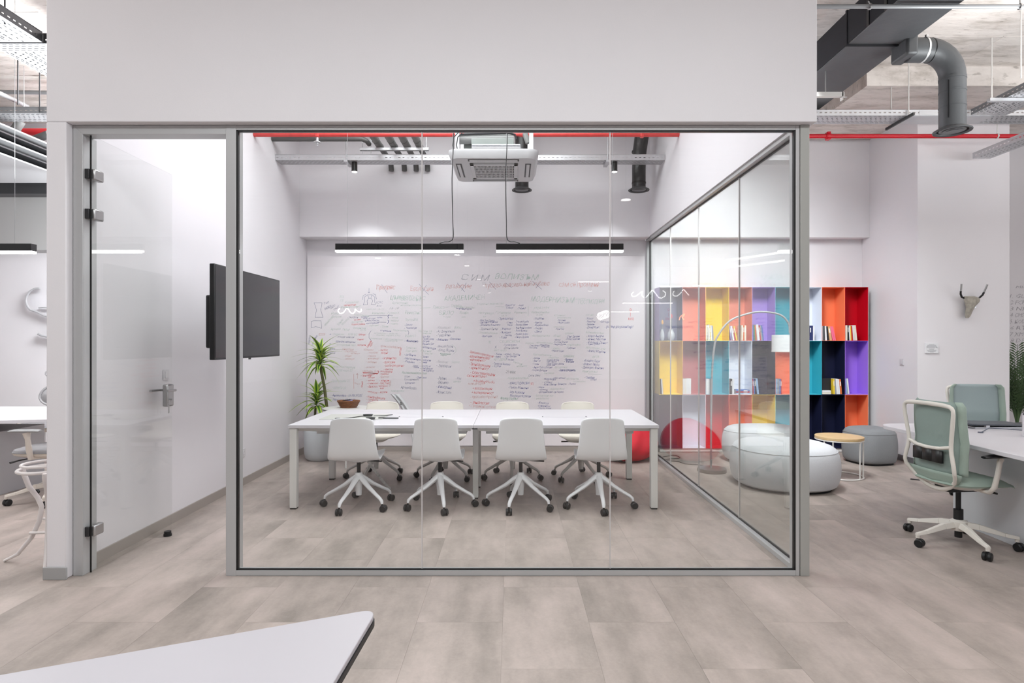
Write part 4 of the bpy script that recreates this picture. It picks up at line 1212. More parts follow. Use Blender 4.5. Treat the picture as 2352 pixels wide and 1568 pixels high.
bm_.lathe([(0, 0), (.085, 0), (.085, .012), (0, .012)], (-1.93, 7.2, .670), 24, sx=1.05, sy=.62); bm_.build('basket_weave', wick, bk)
sb_ = thing('whiteboard_eraser', 'periwinkle blue block lying in the wicker basket', 'eraser', (-1.95, 7.2, .72))
MB().box(-2.0, -1.885, 7.17, 7.22, .724, .754, Matrix.Translation((-1.94, 7.2, .74)) @ Matrix.Rotation(R(-6), 4, 'Y') @ Matrix.Translation((1.94, -7.2, -.74))).build('block', mat('periwinkle', (140, 150, 215), .6), sb_, bevel=.003)
MB().box(-1.99, -1.90, 7.172, 7.218, .757, .765, Matrix.Translation((-1.94, 7.2, .74)) @ Matrix.Rotation(R(-6), 4, 'Y') @ Matrix.Translation((1.94, -7.2, -.74))).build('felt', black_pl, sb_, bevel=.002)
gs = thing('leaning_stand', 'grey curved plastic stand with a small black square mark, leaning at the writing board', 'stand', (-1.38, 7.9, .6))
gm = mat('clear_grey', (214, 214, 216), .3)
def strap(xo, r_):
    a = at(905 + xo, 905, 7.85); b = at(940 + xo, 960, 7.85); rows = []
    for k in range(9):
        t = k / 8; p = a.lerp(b, t) + Vector((-.02 * math.sin(math.pi * t) * -1, 0, 0)); rows.append([p + Vector((-r_, .012, 0)), p + Vector((0, -.008, 0)), p + Vector((r_, .012, 0))])
    return rows
MB().grid(strap(-4, .022)).build('rear_band', gm, gs, solid=.006); MB().grid(strap(6, .034)).build('front_band', gm, gs, solid=.006)
q = at(921, 926, 7.82); MB().box(q.x - .012, q.x + .012, q.y - .004, q.y, q.z - .014, q.z + .014).box(q.x - .004, q.x + .004, q.y - .005, q.y, q.z - .005, q.z + .005).build('square_mark', black_pl, gs)
q2 = MB().box(q.x - .004, q.x + .005, q.y - .006, q.y - .004, q.z - .006, q.z + .005); q2.build('square_mark_centre', leg_w, gs)
MB().tube([(-1.31, 7.85, .45), (-1.25, 7.84, .0)], .012, 8).build('foot_tube', gm, gs)
red_f = mat('beanbag_red', (206, 22, 44), .7, bump=.5, bscale=12, var=.05)
def blob(name, label, c, sx, sy, h, m, seed, lean=(0, 0), cat='beanbag'):
    rnd = random.Random(seed); t = thing(name, label, cat, (c[0], c[1], 0)); mb = MB(); rows = []; n, mm = 40, 24
    ph = [rnd.uniform(0, 6) for _ in range(6)]
    for i in range(mm + 1):
        v = math.pi * i / mm; row = []
        for k in range(n + 1):
            u = 2 * math.pi * (k % n) / n; sn = abs(math.sin(v)) ** .72
            wob = 1 + .05 * math.sin(3 * u + ph[0]) * math.sin(v) + .035 * math.sin(5 * u + 2 * v + ph[1]) + .02 * math.sin(9 * u + ph[2] + 4 * v)
            z = .5 - .5 * math.cos(math.pi - v); z = z ** .9
            x = math.cos(u) * sn * wob * (1 - .45 * z ** 2); y = math.sin(u) * sn * wob * (1 - .45 * z ** 2)
            row.append(Vector((c[0] + sx * x + lean[0] * z ** 1.5, c[1] + sy * y + lean[1] * z ** 1.5, max(.0, z * h - .012))))
        rows.append(row)
    mb.grid(rows); mb.build('bag', m, t, subsurf=1); return t
bb = blob('beanbag', 'red beanbag in the right rear corner of the glass room', (1.41, 7.50), .40, .42, .50, red_f, 4, (.05, .16))
MB().tube([(1.17, 7.2, .12), (1.25, 7.12, .20), (1.35, 7.09, .30)], .004, 5).build('seam', mat('beanbag_seam', (150, 12, 30), .7), bb)

# ------------------------------------------------------------------ lounge: poufs, table, arc lamp
def fabric(name, rgb): return mat(name, rgb, .9, bump=.35, bscale=260, var=.03, vscale=120)
def pouf(label, x, y, w_, h, m, pw=2.6, sy=1.0, seamm=None, rz=0):
    t = thing('pouf', label, 'pouf', (x, y, 0), R(rz)); r = w_ / 2
    prof = [(0, .012), (r * .86, .012), (r * .93, .03), (r * .985, h * .25), (r, h * .45), (r * .985, h * .68), (r * .945, h * .84), (r * .87, h * .935), (r * .68, h * .985), (r * .3, h), (0, h * 1.002)]
    MB().lathe(prof, n=64, pw=pw, sy=sy).build('cushion', m, t, local=True, subsurf=1)
    MB().lathe([(0, 0), (r * .84, 0), (r * .84, .014), (0, .014)], n=48, pw=pw, sy=sy).build('base', mat('pouf_base', (30, 30, 32), .7), t, local=True)
    sm = seamm or m
    ring = []
    for k in range(64):
        a = 2 * math.pi * k / 64; ca, sa = math.cos(a), math.sin(a); q = (abs(ca) ** pw + abs(sa) ** pw) ** (-1 / pw)
        ring.append((r * .938 * q * ca, r * .938 * q * sa * sy, h * .842))
    MB().tube(ring, .0025, 5, closed=True).build('piping', sm, t, local=True)
    return t
pouf('large round pale grey pouf beside the corner post of the glass room', 2.76, 6.20, 1.02, .445, fabric('fabric_pale', (216, 218, 223)), 2.25, 1.0)
pouf('pale grey pouf behind the large pale pouf, seen through the side glass', 3.05, 7.42, .96, .44, MATS['fabric_pale'], 2.5, .62)
pouf('small mid grey pouf in front of the bookcase corner', 4.29, 7.32, .53, .43, fabric('fabric_grey', (136, 138, 141)), 3.0, 1.0, rz=12)
ot = thing('side_table', 'round oak-topped side table with white tube frame beside the poufs', 'side table', (3.52, 6.56, 0))
cx_, cy_, rr, zt = 3.52, 6.56, .238, .435
MB().lathe([(0, 0), (rr, 0), (rr, .028), (0, .028)], (cx_, cy_, zt - .028), 56).build('tabletop', mat('oak', (206, 176, 132), .45, var=.08, vscale=9), ot, bevel=.002)
fr = MB().tube([(cx_ + rr * .97 * math.cos(R(q * 9)), cy_ + rr * .97 * math.sin(R(q * 9)), zt - .036) for q in range(40)], .008, 8, closed=True); fr.build('top_ring', leg_w, ot)
MB().tube([(cx_ + rr * .97 * math.cos(R(q * 9)), cy_ + rr * .97 * math.sin(R(q * 9)), .008) for q in range(40)], .008, 8, closed=True).build('floor_ring', leg_w, ot)
for a in (-42, -62, 205, 228):
    MB().cyl((cx_ + rr * .97 * math.cos(R(a)), cy_ + rr * .97 * math.sin(R(a)), .008), (cx_ + rr * .97 * math.cos(R(a)), cy_ + rr * .97 * math.sin(R(a)), zt - .036), .007, 10).build('leg', leg_w, ot)
al = thing('arc_floor_lamp', 'arc floor lamp with round steel base and pale drum shade behind the side glass', 'floor lamp', (2.23, 6.80, 0))
MB().lathe([(0, 0), (.155, 0), (.158, .006), (.155, .04), (.02, .046), (0, .046)], (2.23, 6.80, 0), 48).build('base', mat('lamp_base', (120, 116, 112), .3, metal=.6), al)
pts = [at(1633, 1075, 6.8), at(1634, 900, 6.8), at(1640, 800, 6.8), at(1652, 766, 6.8), at(1675, 738, 6.8), at(1705, 724, 6.8), at(1745, 716, 6.8), at(1790, 722, 6.8), at(1811, 742, 6.8), at(1814, 765, 6.8)]
MB().tube(smooth(pts, 4), .011, 10).build('arc_pole', mat('pole_grey', (150, 150, 152), .4), al)
s0 = at(1814, 807, 6.8)
MB().lathe([(.188, 0), (.188, .185), (.185, .185), (.185, 0)], (s0.x, 6.8, s0.z), 40).build('shade', mat('shade_fabric', (228, 228, 230), .8, bump=.3, bscale=200), al)
MB().lathe([(.188, -.004), (.190, -.004), (.190, .008), (.188, .008)], (s0.x, 6.8, s0.z), 40).build('shade_rim', leg_w, al)
cb = thing('lamp_cable', 'loose black lamp cable lying on the floor behind the side glass', 'cable', (1.95, 7.1, 0))
MB().tube(smooth([fl(1521, 1050), fl(1548, 1046), fl(1562, 1052), fl(1535, 1055), fl(1525, 1058), fl(1555, 1060), fl(1575, 1066), fl(1605, 1068), fl(1625, 1072)], 5), .004, 5).build('flex', black_pl, cb)
# keep the cable on the floor
for o in KIDS(cb): o.location.z = .005

# ------------------------------------------------------------------ bookcase of 27 coloured compartments
SX0, CW, CHH, SY0, SY1, SZ0 = 1.926, .3035, .703, 7.97, 8.225, .052
bc = thing('bookcase', 'large wall bookcase of twenty-seven open compartments in bright colours', 'bookcase', (3.29, 8.1, 0))
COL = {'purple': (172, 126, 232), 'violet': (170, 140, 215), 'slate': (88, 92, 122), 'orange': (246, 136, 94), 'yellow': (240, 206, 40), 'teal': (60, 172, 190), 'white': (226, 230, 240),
       'red': (206, 8, 34), 'navy': (24, 28, 56), 'coral': (226, 138, 112), 'crimson': (184, 104, 106)}  # cells behind the side glass: its reflection veil is put into their colours
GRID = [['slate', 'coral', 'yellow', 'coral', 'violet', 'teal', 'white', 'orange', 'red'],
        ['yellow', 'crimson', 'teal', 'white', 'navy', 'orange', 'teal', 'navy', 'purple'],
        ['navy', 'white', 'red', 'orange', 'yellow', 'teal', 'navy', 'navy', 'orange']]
T = .004
for r_ in range(3):
    for c_ in range(9):
        x0 = SX0 + c_ * CW; x1 = x0 + CW; z1 = SZ0 + (3 - r_) * CHH; z0 = z1 - CHH
        m = MB(); m.box(x0, x0 + T, SY0, SY1, z0, z1).box(x1 - T, x1, SY0, SY1, z0, z1).box(x0 + T, x1 - T, SY0, SY1, z0, z0 + T).box(x0 + T, x1 - T, SY0, SY1, z1 - T, z1).box(x0 + T, x1 - T, SY1 - T, SY1, z0 + T, z1 - T)
        cn = GRID[r_][c_]
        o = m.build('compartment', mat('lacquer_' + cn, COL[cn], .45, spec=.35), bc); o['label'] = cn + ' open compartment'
MB().box(SX0 + .01, SX0 + 9 * CW - .01, SY0 + .012, SY1, 0.008, SZ0).build('plinth', leg_w, bc)
MB().box(SX0 + .02, SX0 + 9 * CW - .02, SY0 + .03, SY1, 0.0, .008).build('plinth_foot', black_pl, bc)
MB().box(SX0 - .0015, SX0, SY0, SY1, SZ0 + 2 * CHH, SZ0 + 3 * CHH).build('side_cladding', MATS['lacquer_violet'], bc)
MB().box(SX0 + 9 * CW, SX0 + 9 * CW + .003, SY0, SY1, SZ0, SZ0 + 3 * CHH).build('side_cladding', leg_w, bc)
BC = {'white': (226, 226, 228), 'cream': (226, 220, 204), 'navy': (28, 42, 92), 'black': (26, 26, 30), 'grey': (150, 152, 158), 'tan': (206, 160, 112), 'pink': (236, 106, 138), 'red': (190, 40, 40),
      'yellow': (240, 206, 60), 'blue': (70, 110, 180), 'orange': (214, 110, 50), 'green': (90, 130, 90), 'lilac': (160, 150, 190), 'sky': (150, 180, 215)}
page_m = mat('book_pages', (232, 226, 214), .8)
def book(colr, x, z, w_, h, d, lean, label, group, lying=False):
    cm = mat('book_' + colr, BC[colr], .5); m = MB(); c_ = .0018
    m.cur = 0; m.box(0, c_, 0, d, 0, h).box(w_ - c_, w_, 0, d, 0, h).box(c_, w_ - c_, 0, c_ * 1.5, 0, h)
    m.cur = 1; m.box(c_, w_ - c_, c_ * 1.5, d - .003, .002, h - .002)
    if len(label) % 2: m.cur = 2; m.box(w_ * .25, w_ * .75, -.0006, 0, h * .55, h * .85)
    o = m.build('book', [cm, page_m, mat('book_title', (236, 234, 230) if sum(BC[colr]) < 450 else (60, 60, 70), .5)], None, smooth=False)
    o.location = (x, SY0 + .012, z)
    if lying: o.rotation_euler = (0, R(90), 0); o.location = (x, SY0 + .012, z + w_)
    else: o.rotation_euler = (0, R(lean), 0)
    return tag(o, label, 'book', group)
ORD = ['first', 'second', 'third', 'fourth', 'fifth', 'sixth', 'seventh', 'eighth']
ROWN = ['top', 'middle', 'bottom']
def shelf_row(c_, r_, offs, items, cellname, lean=0):
    """items: (colour, width, height, lean degrees)"""
    x = SX0 + c_ * CW + T + offs; z = SZ0 + (2 - r_) * CHH + T + .0005; prev = None
    for i, (cl, w_, h, ln) in enumerate(items):
        ph = R(-ln); lab = '%s book, %s from the left in the %s' % (cl, ORD[i], cellname)
        if prev is None: x += h * math.sin(ph)
        else: x = max(x, prev[0] + prev[1] * math.cos(prev[3]) - prev[2] * math.sin(prev[3]) + h * math.sin(ph)) + .0008
        book(cl, x, z, w_, h, .15, ln, lab, 'books in the bookcase'); prev = (x, w_, h, ph); x += w_ / math.cos(ph)
BL = lambda s: [(a.split(':')[0], float(a.split(':')[1]), float(a.split(':')[2]), float(a.split(':')[3])) for a in s.split()]
# leaning values are negative (top leans to the left, resting on the compartment wall)
shelf_row(6, 0, .150, BL('navy:.020:.195:0 navy:.020:.195:0 white:.018:.190:0'), 'white top row compartment by the post')
shelf_row(7, 0, .004, BL('grey:.018:.19:0 black:.016:.19:0 white:.020:.19:-3 black:.020:.185:-5 tan:.030:.185:-8 pink:.020:.185:-11 pink:.018:.185:-12'), 'orange top row compartment')
shelf_row(8, 0, .004, BL('cream:.030:.20:0 black:.016:.20:-2 white:.014:.195:-3 yellow:.012:.195:-3 red:.016:.19:-4 white:.018:.20:-5 cream:.028:.20:-6'), 'red top right compartment')
shelf_row(2, 0, .004, BL('white:.014:.20:0 cream:.014:.20:-2 white:.014:.21:-3 yellow:.010:.20:-3 white:.016:.20:-3 grey:.018:.195:-4'), 'yellow top row compartment')
shelf_row(3, 0, .004, BL('lilac:.016:.19:-6 white:.022:.19:-9 red:.014:.19:-10 yellow:.016:.19:-12'), 'second coral top row compartment')
shelf_row(3, 0, .165, BL('cream:.020:.20:0 orange:.018:.20:0 cream:.022:.20:0'), 'right half of the second coral compartment')
shelf_row(4, 0, .004, BL('blue:.014:.2:0 green:.014:.2:-3 orange:.014:.2:-4 white:.032:.21:-6 red:.016:.2:-6 grey:.018:.2:-6 blue:.014:.2:-7'), 'violet top row compartment')
shelf_row(0, 1, .008, BL('black:.012:.2:-2 white:.016:.2:-4'), 'yellow middle row compartment')
shelf_row(1, 1, .004, BL('white:.014:.2:0 white:.012:.2:0 cream:.014:.2:0 white:.034:.205:0 white:.030:.205:0'), 'crimson middle row compartment')
shelf_row(2, 1, .004, BL('white:.018:.2:0 white:.016:.2:0 grey:.016:.2:0 black:.014:.2:0'), 'left teal middle row compartment')
shelf_row(3, 1, .020, BL('black:.022:.2:0 white:.026:.2:0'), 'white middle row compartment')
shelf_row(4, 1, .004, BL('red:.012:.2:-2 blue:.012:.2:-3 black:.016:.2:-4 sky:.024:.205:-6'), 'left navy middle row compartment')
shelf_row(5, 1, .004, BL('sky:.024:.2:0 grey:.024:.2:0 blue:.018:.2:0 red:.014:.2:0'), 'orange middle row compartment')
x0 = SX0 + 7 * CW
book('cream', x0 + .008, SZ0 + CHH + T + .001, .024, .12, .16, 0, 'cream thick book lying flat, lower of two, navy middle row compartment', 'books in the bookcase', True)
book('white', x0 + .008, SZ0 + CHH + T + .027, .022, .118, .155, 0, 'white thick book lying flat, upper of two, navy middle row compartment', 'books in the bookcase', True)
o = book('black', 0, 0, .022, .205, .14, 0, 'black book leaning cover-out in the navy middle row compartment', 'books in the bookcase')
o.location = (x0 + .150, SY0 + .06, SZ0 + CHH + T + .06); o.rotation_euler = (0, 0, R(90)); o.location.z = SZ0 + CHH + T + .001
shelf_row(7, 1, .152, BL('yellow:.014:.2:-2 grey:.016:.2:-3 white:.026:.2:-4 white:.018:.195:-4 orange:.022:.195:-5'), 'right navy middle row compartment')
shelf_row(8, 1, .008, BL('sky:.014:.205:-3 white:.018:.205:-6'), 'purple middle row compartment')
x0 = SX0 + 3 * CW
for i, (cl, nm) in enumerate((('sky', 'lowest'), ('red', 'middle'), ('blue', 'topmost'))):
    book(cl, x0 + .10, SZ0 + CHH + T + .001 + i * .020, .018, .175, .15, 0, '%s book lying flat, %s of a pile in the white middle row compartment' % (cl, nm), 'books in the bookcase', True)
# glass vases top-left compartment
vm = mat('vase_glass', (190, 194, 200), .15)
for i, (px_, rr, lab) in enumerate(((1518, .030, 'small'), (1536, .048, 'wide'))):
    X = SX0 + .06 + i * .12; zz = SZ0 + 2 * CHH + T
    v = thing('vase', lab + ' pale vase in the slate top left compartment', 'vase', (X, SY0 + .1, zz))
    MB().lathe([(0, 0), (rr * .5, 0), (rr * .7, .01), (rr, .05), (rr * .9, .10), (rr * .55, .13), (rr * .6, .15), (rr * .5, .15), (rr * .45, .13), (0, .05)], (X, SY0 + .1, zz), 28).build('body', vm, v)
    MB().tube([(X, SY0 + .1, zz + .05), (X + .005, SY0 + .1, zz + .22 + .08 * i)], .004, 6).build('flower_stem', palm_m, v)
    MB().lathe([(0, 0), (.012, .01), (.016, .035), (.008, .06), (0, .065)], (X + .005, SY0 + .1, zz + .21 + .08 * i), 12).build('flower_head', mat('flower_orange', (240, 170, 60), .6) if i == 0 else MATS['lacquer_red'], v)

# ------------------------------------------------------------------ column decorations
hb = thing('saddle_trophy', 'wall trophy of a worn bicycle saddle with handlebar horns on the column', 'wall decoration', (5.4, 7.1, 1.8))
def cp(px, py, y): return at(px, py, y)
sad = []; 
outline = [(656, 0), ]
prof = [(680, 2213.5, 2237), (683, 2212.5, 2249), (688, 2213, 2252.5), (694, 2215, 2250), (700, 2217.5, 2243), (708, 2218.5, 2237), (716, 2217.5, 2233), (724, 2216, 2230), (729, 2217.5, 2226), (730.5, 2219.5, 2223)]
rows = []
for (py, xa, xb) in prof:
    row = []
    for k in range(9):
        s = -1 + 2 * k / 8; px = (xa + xb) / 2 + s * (xb - xa) / 2
        row.append(at(px, py, 7.14 - .035 - .065 * math.sqrt(max(0, 1 - s * s)) * (1 if py < 722 else .6)))
    rows.append(row)
MB().grid(rows).build('saddle', mat('worn_leather', (168, 162, 150), .7, var=.2, vscale=30), hb, solid=.008, subsurf=1)
MB().tube([at(2216, 685, 7.09), at(2209, 682, 7.08), at(2206.5, 675, 7.06), at(2207, 668, 7.05)], .011, 10).build('horn_base', black_pl, hb)
MB().tube([at(2207, 672, 7.055), at(2208.5, 652, 7.03)], .010, 10).build('horn', steel_m, hb)
MB().tube([at(2249, 684, 7.09), at(2257, 677, 7.07), at(2260, 671, 7.06)], .011, 10).build('horn_base', black_pl, hb)
MB().tube([at(2260, 671, 7.06), at(2268, 653, 7.03)], .010, 10).build('horn', steel_m, hb)
MB().box(5.32, 5.40, 7.09, 7.14, 1.84, 1.90).build('wall_mount', steel_m, hb)
pq = thing('wall_plaque', 'small square white printed plaque with two studs on the column', 'plaque', (5.0, 7.13, 1.37))
a, b = at(2125, 788, 7.13), at(2155, 811, 7.13)
MB().box(a.x, b.x, 7.122, 7.14, b.z, a.z).build('plate', mat('plaque_white', (226, 226, 228), .3), pq, bevel=.002)
ln_ = MB()
for i, (y_, w_) in enumerate([(790, 12), (792.3, 20), (794.4, 23), (796.5, 22), (798.6, 14), (801.5, 11), (804, 21), (806, 18), (808, 9)]):
    p, q = at(2140 - w_ / 2, y_, 7.1215), at(2140 + w_ / 2, y_ + .8, 7.1215); ln_.box(p.x, q.x, 7.1212, 7.122, q.z, p.z)
ln_.build('printed_lines', mat('print_grey', (140, 140, 146), .5), pq)
for px in (2130, 2153): 
    p = at(px, 797, 7.12); MB().tube([(p.x, 7.116, p.z), (p.x, 7.123, p.z)], .007, 10).build('stud', steel_m, pq)
# handwriting on the wall at the right edge
its = [('MIG', 2333, 2362, 662, 9, 0)]
for i, t_ in enumerate(['1. GL', '2 FCF', '3 NP', '4 CMS', '5. KOD', '6 RT', '7 XM', '8 DE']): its.append((t_, 2320 + i % 2, 2352 + (i % 3) * 3, 684 + i * 14.6, 13, 0))
tag(text_mesh(its, 8.268).build('wall_writing', mat('pencil_grey', (176, 172, 178), .6), smooth=False), 'grey handwritten numbered list on the wall right of the column', 'writing', kind='stuff')

# ------------------------------------------------------------------ right desk and what lies on it
dk = thing('office_desk', 'large white desk with rounded corner at the right edge', 'desk', (4.0, 4.4, 0))
DX, DY1, DZ = 3.19, 5.36, .73
pts = [(6.2, 3.2), (6.2, DY1)]
for i in range(9):
    a_ = R(90 + 90 * i / 8); pts.append((DX + .16 + .16 * math.cos(a_), DY1 - .16 + .16 * math.sin(a_)))
pts += [(DX + .012, 4.5), (DX + .012, 4.0), (DX + .01, 3.3), (DX + .05, 3.2)]
MB().prism(pts[::-1], DZ - .030, DZ).build('desktop', table_w, dk, bevel=.003)
MB().box(3.56, 3.60, 3.6, 4.92, 0, DZ - .03).build('side_panel', mat('desk_panel', (226, 228, 232), .45), dk, bevel=.002)
MB().box(3.60, 6.1, 4.88, 4.92, 0.02, DZ - .03).build('modesty_panel', MATS['desk_panel'], dk)
lp = thing('laptop', 'closed dark and silver laptop lying on the right desk', 'laptop', (4.0, 5.1, DZ))
p0, p1 = at(2208, 975, 5.12), at(2332, 975, 5.12)
MB().box(p0.x + .04, p1.x + .01, 5.02, 5.24, DZ, DZ + .016).build('base', mat('alu', (186, 186, 190), .35, metal=.6), lp, bevel=.004)
Ml = Matrix.Translation((p0.x, 5.02, DZ + .017)) @ Matrix.Rotation(R(-2), 4, 'Y')
MB().box(0, .47, 0, .24, 0, .014, Matrix.Translation((p0.x, 5.01, DZ + .030)) @ Matrix.Rotation(R(1.0), 4, 'Y')).build('lid', mat('laptop_dark', (72, 76, 84), .35), lp, bevel=.004)
MB().box(p0.x + .12, p0.x + .15, 5.005, 5.03, DZ + .014, DZ + .03).build('hinge', MATS['alu'], lp)
uc = thing('usb_cable', 'thin grey cable with a plug lying in front of the laptop', 'cable', (3.9, 4.9, DZ))
MB().tube([at(2250, 994, 4.80) * 1, Vector((3.76, 4.86, DZ + .006)), Vector((3.87, 4.94, DZ + .02)), Vector((4.0, 4.93, DZ + .012)), Vector((4.12, 4.90, DZ + .006))], .0035, 6).build('flex', mat('cable_mid', (92, 98, 112), .5), uc)
MB().box(3.675, 3.705, 4.79, 4.81, DZ + .001, DZ + .009).build('plug', MATS['cable_mid'], uc)
for o in KIDS(uc): pass
bt = thing('thermos_bottle', 'white bottle with black cap at the right picture edge on the desk', 'bottle', (3.92, 4.62, DZ))
bx, by = 3.925, 4.60
MB().lathe([(0, 0), (.054, 0), (.058, .008), (.058, .16), (.052, .185), (.036, .205), (0, .21)], (bx, by, DZ), 36).build('body', mat('bottle_white', (228, 224, 228), .25), bt)
MB().lathe([(0, .20), (.034, .20), (.036, .225), (.028, .245), (0, .245)], (bx, by, DZ), 24).build('cap', black_pl, bt)
MB().tube([(bx - .035, by, DZ + .222), (bx - .055, by, DZ + .19), (bx - .062, by, DZ + .165)], .008, 8, flat=.5).build('handle_loop', black_pl, bt)

# ------------------------------------------------------------------ green mesh task chairs
sage = mat('sage_fabric', (160, 176, 165), .85, bump=.25, bscale=300)
sage_mesh = mat('sage_mesh', (146, 162, 156), .8, bump=.25, bscale=400)
blue_mesh = mat('blue_grey_mesh', (158, 172, 174), .8, bump=.25, bscale=400)
fr_w = mat('chair_frame_cream', (228, 222, 214), .35)
def task_chair(label, loc, rz, mesh_m, edge_m, back_turn=0):
    root = thing('task_chair', label, 'chair', loc, R(rz), group=None)
    swivel_base(root, fr_w, Rr=.335, flat=True, start=262 - rz, spin=[30, 100, 65, 15, 120])
    MB().cyl((0, 0, .05), (0, 0, .12), .024, 16).build('column_tip', black_pl, root, local=True)
    MB().cyl((0, 0, .165), (0, 0, .25), .030, 18).build('column_collar', black_pl, root, local=True)
    MB().cyl((0, 0, .25), (0, 0, .40), .017, 16).build('gas_column', black_pl, root, local=True)
    # seat
    rows = []
    for i in range(13):
        v = -1 + 2 * i / 12; row = []
        for k in range(13):
            u = -1 + 2 * k / 12; q = (abs(u) ** 4 + abs(v) ** 4) ** .25 or 1
            m_ = max(abs(u), abs(v)); sx_, sy_ = (u * m_ / q if q else 0), (v * m_ / q if q else 0)
            edge = m_ ** 6
            z = .505 - .045 * edge + .008 * u * u - (.03 * max(0, v) ** 3)
            row.append(Vector((sx_ * .25, .03 + sy_ * .245, z)))
        rows.append(row)
    low = [[Vector((p.x * .97, (p.y - .03) * .97 + .03, .455)) for p in r_] for r_ in rows]
    s_ = MB().grid(rows); n = 13
    ring = [(0, k) for k in range(n)] + [(i, n - 1) for i in range(1, n)] + [(n - 1, k) for k in range(n - 2, -1, -1)] + [(i, 0) for i in range(n - 2, 0, -1)]
    m_ = len(ring); s_.add([rows[i][k] for i, k in ring] + [low[i][k] for i, k in ring], [(j, m_ + j, m_ + (j + 1) % m_, (j + 1) % m_) for j in range(m_)] + [tuple(range(m_, 2 * m_))])
    s_.build('seat_cushion', edge_m, root, local=True, subsurf=1)
    MB().lathe([(0, .405), (.10, .405), (.20, .435), (.235, .456), (0, .458)], (0, .02, 0), 32, pw=3).build('seat_pan', fr_w, root, local=True)
    MB().box(-.07, .07, -.13, .10, .385, .43).build('mechanism', black_pl, root, local=True, bevel=.01)
    # back frame (white loop) and its cross bar
    def yb(z): return -.175 - .06 * (1 - ((z - .55) / .45) ** 2) - .07 * max(0, (z - .75) / .27)
    half = [(0, 1.012), (.17, 1.008), (.216, .998), (.226, .965), (.208, .85), (.186, .74), (.195, .68), (.222, .60), (.225, .55), (.19, .48), (.12, .43), (.05, .405)]
    loop = [(x, z) for x, z in half] + [(-x, z) for x, z in half[::-1] if x > 0]
    P = [Vector((x, yb(z) if z > .5 else -.17 - .2 * (z - .40), z)) for x, z in loop]
    MB().tube(P, .0165, 10, closed=True, up=(0, 1, 0), flat=.75).build('back_frame', fr_w, root, local=True, subsurf=1)
    MB().tube([Vector((-.188, yb(.73), .725)), Vector((-.1, yb(.73) - .012, .705)), Vector((0, yb(.73) - .016, .70)), Vector((.1, yb(.73) - .012, .705)), Vector((.188, yb(.73), .725))], .013, 8).build('cross_bar', fr_w, root, local=True)
    rows = []
    for i in range(19):
        z = .53 + .50 * i / 18; hw = .240 - .012 * ((z - .53) / .50) ** 1.5
        if z > .99: hw -= .03 * ((z - .99) / .04) ** 2
        row = []
        for k in range(13):
            u = -1 + 2 * k / 12; row.append(Vector((u * hw, yb(z) + .022 + .045 * u ** 4 + .025 * u * u, z)))
        rows.append(row)
    pnl = MB(); pnl.grid([r_[1:-1] for r_ in rows]); pnl.build('mesh_back', mesh_m, root, local=True, solid=.004)
    for sl_ in (slice(0, 2), slice(-2, None)): MB().grid([r_[sl_] for r_ in rows]).build('back_edge', edge_m, root, local=True, solid=.012)
    lo = [[Vector((p.x * (1 - .25 * (1 - t) ** 2), -.20 - .02 * t + .02 * abs(p.x) / .2, .46 + .08 * t)) for p in rows[0]] for t in (0, .25, .5, .75, 1)]
    MB().grid(lo).build('lower_back', edge_m, root, local=True, solid=.012)
    for k in (-1, 0, 1):
        rws = [[Vector((k * .088 + sx_ * .041, yb(.65) - .006 - abs(k) * .000, .605 + t * .085 - .012 * (1 - abs(k)) * 0)) for sx_ in (-1, 0, 1)] for t in (0, 1)]
        MB().grid(rws).build('lumbar_pad', black_pl, root, local=True, solid=.018)
    for s in (-1, 1):
        a_ = MB().tube([(s * .14, 0, .425), (s * .255, 0, .43), (s * .285, .005, .47), (s * .285, .03, .56), (s * .285, .045, .64), (s * .282, .06, .662)], [.018, .020, .024, .022, .022, .024], 10, flat=.7)
        ar = a_.build('armrest', fr_w, root, local=True)
        MB().tube([(s * .28, -.07, .672), (s * .28, .0, .678), (s * .28, .12, .678), (s * .285, .20, .672)], [.022, .036, .036, .022], 12, flat=.35, up=(0, 0, 1)).build('armrest_pad', black_pl, ar, local=True)
    MB().tube([(-.10, -.06, .415), (-.22, -.10, .408), (-.30, -.12, .40)], [.006, .008, .011], 8, flat=.5).build('tilt_lever', black_pl, root, local=True)
    MB().tube([(.10, .02, .42), (.27, .04, .425)], [.006, .007], 8).build('height_lever', black_pl, root, local=True)
    return root
task_chair('sage green mesh task chair with cream frame, seen from behind, by the right desk', (3.20, 4.37, 0), -84, sage_mesh, sage)
task_chair('blue grey mesh task chair behind the right desk, facing the camera', (4.50, 5.80, 0), 166, blue_mesh, sage)

# ------------------------------------------------------------------ ceiling services on the right
du = thing('rectangular_duct', 'big black rubber-lagged rectangular duct under the concrete ceiling', 'duct', (2.95, 6, 3.95))
X0, X1, ZB, ZT = 2.717, 3.185, 3.85, 4.12
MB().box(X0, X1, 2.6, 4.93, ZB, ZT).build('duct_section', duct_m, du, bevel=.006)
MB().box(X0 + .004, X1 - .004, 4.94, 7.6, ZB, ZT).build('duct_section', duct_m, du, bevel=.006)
MB().box(X0 - .012, X1 + .012, 4.925, 4.945, ZB - .010, ZT + .01).build('duct_flange', duct_d, du)
MB().box(X0 - .006, X0, 2.6, 7.6, ZB + .004, ZT - .003).build('side_shade_skin', duct_d, du)  # darker skin on the left face, its shade put into the colour
for y in (4.40, 4.62): MB().box(X0 - .012, X0 - .006, y, y + .03, ZB, ZT).build('joint_tape', black_m, du)
bt_ = MB(); bt_.box(X1 - .06, X1 + .035, 4.82, 5.04, ZB - .125, ZB + .06); bt_.build('branch_boot', duct_m, du, bevel=.02)
br = thing('branch_duct', 'black round branch duct bending down to a round ceiling diffuser', 'duct', (3.5, 4.93, 3.5))
